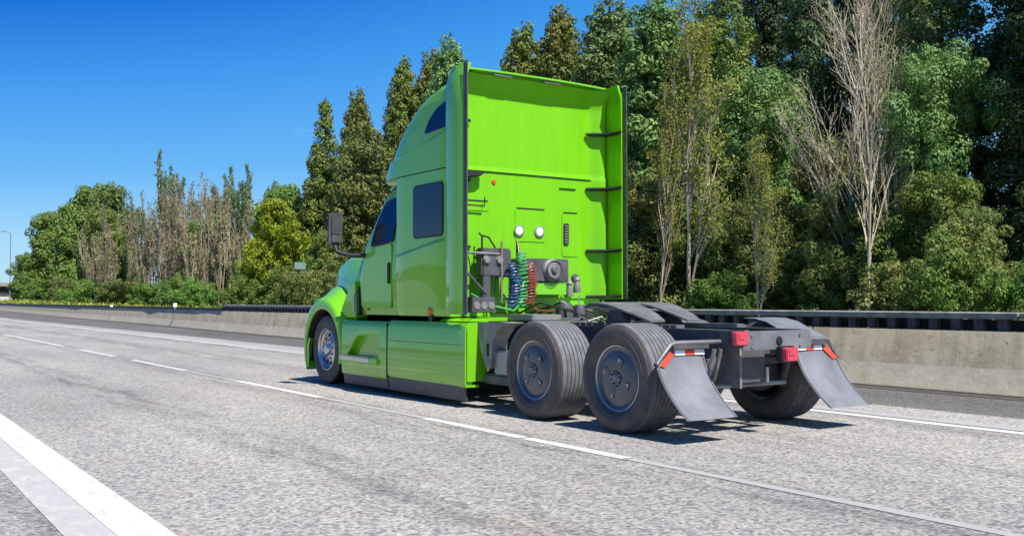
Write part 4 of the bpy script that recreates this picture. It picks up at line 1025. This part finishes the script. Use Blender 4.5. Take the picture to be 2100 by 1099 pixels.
# ---- mud flaps
def flapcurve(t):  # t 0 top .. 1 bottom
    return (-.560-.02*t-.39*t**2.1, .80-.56*t-.03*t*t)
for s in (-1, 1):
    xin, xout = .62, 1.215; rows = []
    for i in range(17):
        t = i/16; y, z = flapcurve(t)
        # chamfered outer top corner
        xo = xout if t > .28 else lerp(1.02, xout, t/.28)
        rows.append([(s*lerp(xin, xo, j/10), y-.010*math.sin(j/10*math.pi), z) for j in range(11)])
    fl = MB().slab(rows, (0,.008,0)).build('mud_flap', M['flap'], T, smooth=50)
    for xa in (xin+.015, None):
        path = []
        for i in range(17):
            t = i/16; y, z = flapcurve(t); xo = xout if t > .28 else lerp(1.02, xout, t/.28)
            path.append((s*((xa) if xa else xo-.015), y-.006, z))
        MB().tube(path, .008, 5).build('edge_bead', M['flap'], fl)
    def strip(xa, xb, ta, tb, m_, nm):
        rows = [[(s*x, flapcurve(t)[0]-.020, flapcurve(t)[1]) for x in (xa, lerp(xa,xb,.5), xb)] for t in (ta, tb)]
        MB().slab(rows, (0,.004,0)).build(nm, M[m_], fl, smooth=0)
    for xa, xb, m_ in ((.63,.75,'tapewhite'),(.75,.87,'tapered'),(.87,.99,'tapewhite')): strip(xa, xb, .035, .115, m_, 'reflective_strip')
    for k in range(5):
        xb = .66+k*.085; MB().lathe([(0,-.012),(.010,-.010),(.013,0)], (s*xb, flapcurve(0)[0]-.030, .812), 1, 8).build('flap_bolt', M['steel'], fl, smooth=0)
    # diagonal tape along the chamfer
    rows = []
    for t in (.06,.26):
        xo = lerp(1.02, xout, t/.28); y, z = flapcurve(t)
        rows.append([(s*(xo-.065), y-.022, z-.02), (s*(xo-.008), y-.022, z)])
    MB().slab(rows, (0,.004,0)).build('reflective_strip', M['tapered'], fl, smooth=0)
    # hanger
    hg = MB().tube([(s*.44,-.60,.845),(s*1.00,-.60,.845),(s*1.06,-.60,.83),(s*1.215,-.585,.66)], .020, 8).build('flap_hanger', M['steel'], T)
    MB().box(*sorted((s*.60, s*1.03)), -.612, -.585, .79, .835).build('clamp_bar', M['frame'], hg, smooth=0)
    MB().lathe([(0,.03),(.018,.03),(.022,0),(0,0)], (s*1.215,-.585,.645), 2, 10).build('end_knob', M['black'], hg)
# quarter fender plate over the right rear tyre
rows = [[(x, y, z) for x in (.56,.8,1.03)] for y, z in ((.05,1.045),(-.10,1.04),(-.25,1.01),(-.42,.935),(-.60,.86))]
MB().slab(rows, (0,0,-.012)).build('quarter_fender', M['flap'], T, smooth=50)

# ---- fifth wheel
fw = MB()
pr = [(-.45,1.25),(.45,1.25)]
mb = MB()
for q in (-1, 1):
    rows = []
    for y, z, w, xi in ((1.42,1.175,.40,0),(1.32,1.20,.45,0),(1.12,1.203,.47,0),(.98,1.185,.47,.01),(.90,1.168,.46,.06),(.76,1.13,.44,.08),(.60,1.08,.40,.11),(.44,1.02,.35,.16)):
        rows.append([(q*lerp(xi, w, k/6), y, z-(.006 if k == 6 else 0)) for k in range(7)])
    mb.slab(rows, (0,0,-.020))
fw = mb.build('fifth_wheel', M['plate'], T, smooth=40)
for s in (-1,1):
    MB().prism([(1.12,.96),(.74,.96),(.86,1.13),(1.02,1.15)], 0, s*.34, s*.40).build('pivot_bracket', M['frame'], fw, bevel=.008)
    MB().prism([(1.36,1.13),(.80,1.12),(.80,1.14),(1.36,1.155)], 0, s*.415, s*.435).build('side_rib', M['steel'], fw, smooth=0)
    sr = MB().box(*sorted((s*.36, s*.47)), -.05, 1.55, .953, .985).build('slide_rail', M['steel'], fw, smooth=0)
    for k in range(14): MB().box(*sorted((s*.475, s*.495)), .02+k*.108, .07+k*.108, .955, .984).build('slide_tooth', M['frame'], sr, smooth=0)
MB().tube([(-.30,.92,1.07),(.30,.92,1.07)], .035, 10).build('pivot_shaft', M['black'], fw)
MB().tube([(-.42,1.05,1.06),(-.60,1.06,1.02),(-.66,1.06,1.0)], .012, 6).build('release_handle', M['steel'], fw)
# ---- deck between cab and fifth wheel
MB().box(-.62,-.20,2.12,2.98,.99,1.06).build('deck_plate', M['aludull'], T, bevel=.01)
MB().box(-.55,.55,1.70,2.10,.955,.985).build('deck_plate', M['aludull'], T, bevel=.005)
MB().tube([(-.34,1.62,.98),(-.34,1.62,1.28)], .008, 6).build('marker_rod', M['ring'], T)
MB().prism([(-.52,1.0),(-.36,1.0),(-.38,1.03),(-.50,1.03)], 1, 1.50, 1.74).build('rod_foot', M['steel'], T, bevel=.004)
for x, y, r, h in ((.02,2.35,.10,.22),(.20,2.15,.07,.16),(.36,2.5,.09,.2),(-.05,1.98,.06,.2)):
    MB().lathe([(0,0),(r,0),(r,h*.7),(r*.7,h),(0,h)], (x,y,.97), 2, 18).build('air_canister', M['frame'], T)
MB().lathe([(0,0),(.075,0),(.085,.10),(.05,.2),(0,.22)], (.13,2.55,1.0), 2, 16).build('air_canister', M['cast'], T)
for k in range(5):
    rr = random.Random(k); MB().tube([(-.3+.15*k,2.9,1.05),(-.25+.15*k,2.5,1.15+.05*rr.random()),(-.1+.12*k,2.0,1.08),(-.1+.1*k,1.5,.98)], .012, 6).build('air_line', M['cable'], T)
# quarter fender bracket and box between skirt and first drive wheel
qb = MB().prism(roundpoly([(2.52,.66),(2.60,.97),(2.10,.985),(1.90,.975),(2.10,.93),(2.26,.78),(2.30,.46),(2.40,.46)], .02), 0, -1.06, -.86).build('fender_bracket', M['cast'], T, bevel=.015)
MB().box(-1.065,-1.058,2.34,2.38,.60,.74).build('slot', M['void'], qb, smooth=0)
MB().box(-1.02,-.70,1.98,2.30,.40,.66).build('equipment_box', M['aludull'], T, bevel=.015)
MB().box(-1.00,-.55,1.95,2.56,.28,.395).build('lower_bracket', M['frame'], T, bevel=.02)
MB().box(.55,1.05,1.95,2.55,.30,.95).build('equipment_box', M['frame'], T, bevel=.03)
# ---- gear on the rear wall: connector box, hoses, pole
bxo = MB().prism(rrect(-.30,.46,1.45,1.735,.02), 1, 2.86, 3.04).build('connector_box', M['frame'], T, bevel=.01)
MB().lathe([(0,-.03),(.05,-.03),(.055,-.05),(.10,-.05),(.13,-.03),(.145,0),(.145,.02)], (.20,2.86,1.595), 1, 30).build('connector_disc', M['cast'], bxo)
MB().lathe([(0,-.08),(.035,-.078),(.05,-.06),(.055,-.04)], (.20,2.86,1.60), 1, 18).build('connector_hub', M['steel'], bxo)
MB().lathe([(.104,-.056),(.112,-.060),(.12,-.052)], (.20,2.86,1.595), 1, 30).build('connector_rim', M['black'], bxo)
MB().box(-.04,.44,2.88,3.0,1.29,1.44).build('bracket_plate', M['green'], T, bevel=.006)
for x, z in ((.50,1.35),(.62,1.40)):
    g = MB().lathe([(0,0),(.045,0),(.05,.05),(.035,.14),(.045,.16),(.03,.2),(0,.2)], (x,2.9,z-.08), 2, 16).build('air_coupling', M['cast'], T)
MB().lathe([(0,-.04),(.05,-.035),(.06,0),(0,0)], (.60,2.92,1.50), 1, 18).build('gauge', M['frame'], T)
cb = MB().box(-.86,-.44,2.80,2.96,1.50,1.84).build('control_box', M['frame'], T, bevel=.02)
for x in (-.80,-.62): MB().lathe([(0,-.03),(.04,-.03),(.05,0)], (x,2.80,1.70), 1, 16).build('valve_cap', M['cast'], cb)
MB().box(-.84,-.74,2.80,2.90,1.15,1.52).build('valve_stack', M['frame'], T, bevel=.01)
MB().tube([(-1.14,2.80,1.78),(-.62,2.80,1.77)], .016, 8).build('hose_rail', M['steel'], T)
MB().tube([(-1.12,2.85,1.62),(-.80,2.80,1.30)], .016, 8).build('stay_bar', M['frame'], T)
MB().tube([(-.60,2.78,1.2),(-.60,2.78,1.92)], .014, 8).build('hose_post', M['cast'], T)
gh = MB().tube([(-.80,3.00,1.45),(-.80,2.90,1.50),(-.80,2.90,1.98),(-.80,2.96,2.02)], .013, 8).build('grab_handle', M['black'], T)
MB().tube([(-.80,2.90,1.99),(-.72,2.88,1.97),(-.64,2.86,1.85),(-.62,2.84,1.6),(-.66,2.84,1.3)], .011, 6).build('cable', M['cable'], T)
MB().tube([(-1.10,3.0,2.36),(-.70,3.0,2.35),(-.70,3.0,2.46)], .009, 6).build('door_rod', M['cable'], T)
MB().tube([(-1.08,3.0,2.1),(-.95,2.95,1.7),(-.9,2.9,1.3)], .007, 6).build('cable', M['cable'], T)
st = MB().box(-1.08,-.76,2.66,2.88,1.08,1.26).build('rear_step', M['frame'], T, bevel=.01)
for k in range(3): MB().lathe([(0,-.012),(.04,-.01),(.045,0)], (-1.02+.10*k,2.66,1.16), 1, 14).build('switch_cap', M['cast'], st)
def coil(x0, y0, z0, z1, r, turns, rad_, m_, dx=0):
    pts = []; n = turns*10
    for i in range(n+1):
        t = i/n; a = 2*math.pi*turns*(t+.02*math.sin(9*t+x0*20)); sag = math.sin(math.pi*t)*.03+.012*math.sin(t*23+z1*9)
        pts.append((x0+dx*t+r*math.cos(a)+sag, y0+.75*r*math.sin(a), lerp(z0, z1, t)))
    return MB().tube(pts, rad_, 6)
coil(-.50,2.72,1.20,1.66,.060,15,.009,M['hblue'],.02).build('air_hose', M['hblue'], T)
coil(-.39,2.68,1.16,1.80,.060,15,.010,M['hgreen'],.0).build('air_hose', M['hgreen'], T)
coil(-.24,2.74,1.18,1.66,.070,15,.009,M['hred'],.03).build('air_hose', M['hred'], T)
coil(-.56,2.66,1.14,1.5,.05,9,.010,M['hblue'],.1).build('air_hose', M['hblue'], T)
MB().tube([(-.42,2.68,1.78),(-.40,2.74,1.92),(-.34,2.84,1.93),(-.30,2.9,1.75)], .012, 8).build('hose_end', M['cable'], T)
MB().tube([(-.40,2.68,1.18),(-.55,2.6,1.10),(-.78,2.7,1.16),(-.95,2.9,1.30)], .012, 8).build('hose_end', M['hgreen'], T)
MB().tube([(-.22,2.74,1.18),(-.2,2.6,1.10),(0,2.3,1.08)], .013, 8).build('hose_end', M['hred'], T)
# antenna stub on the roof corner
MB().tube([(-1.13,2.70,3.96),(-1.13,2.70,4.0)], .008, 6).build('antenna_stub', M['black'], T)
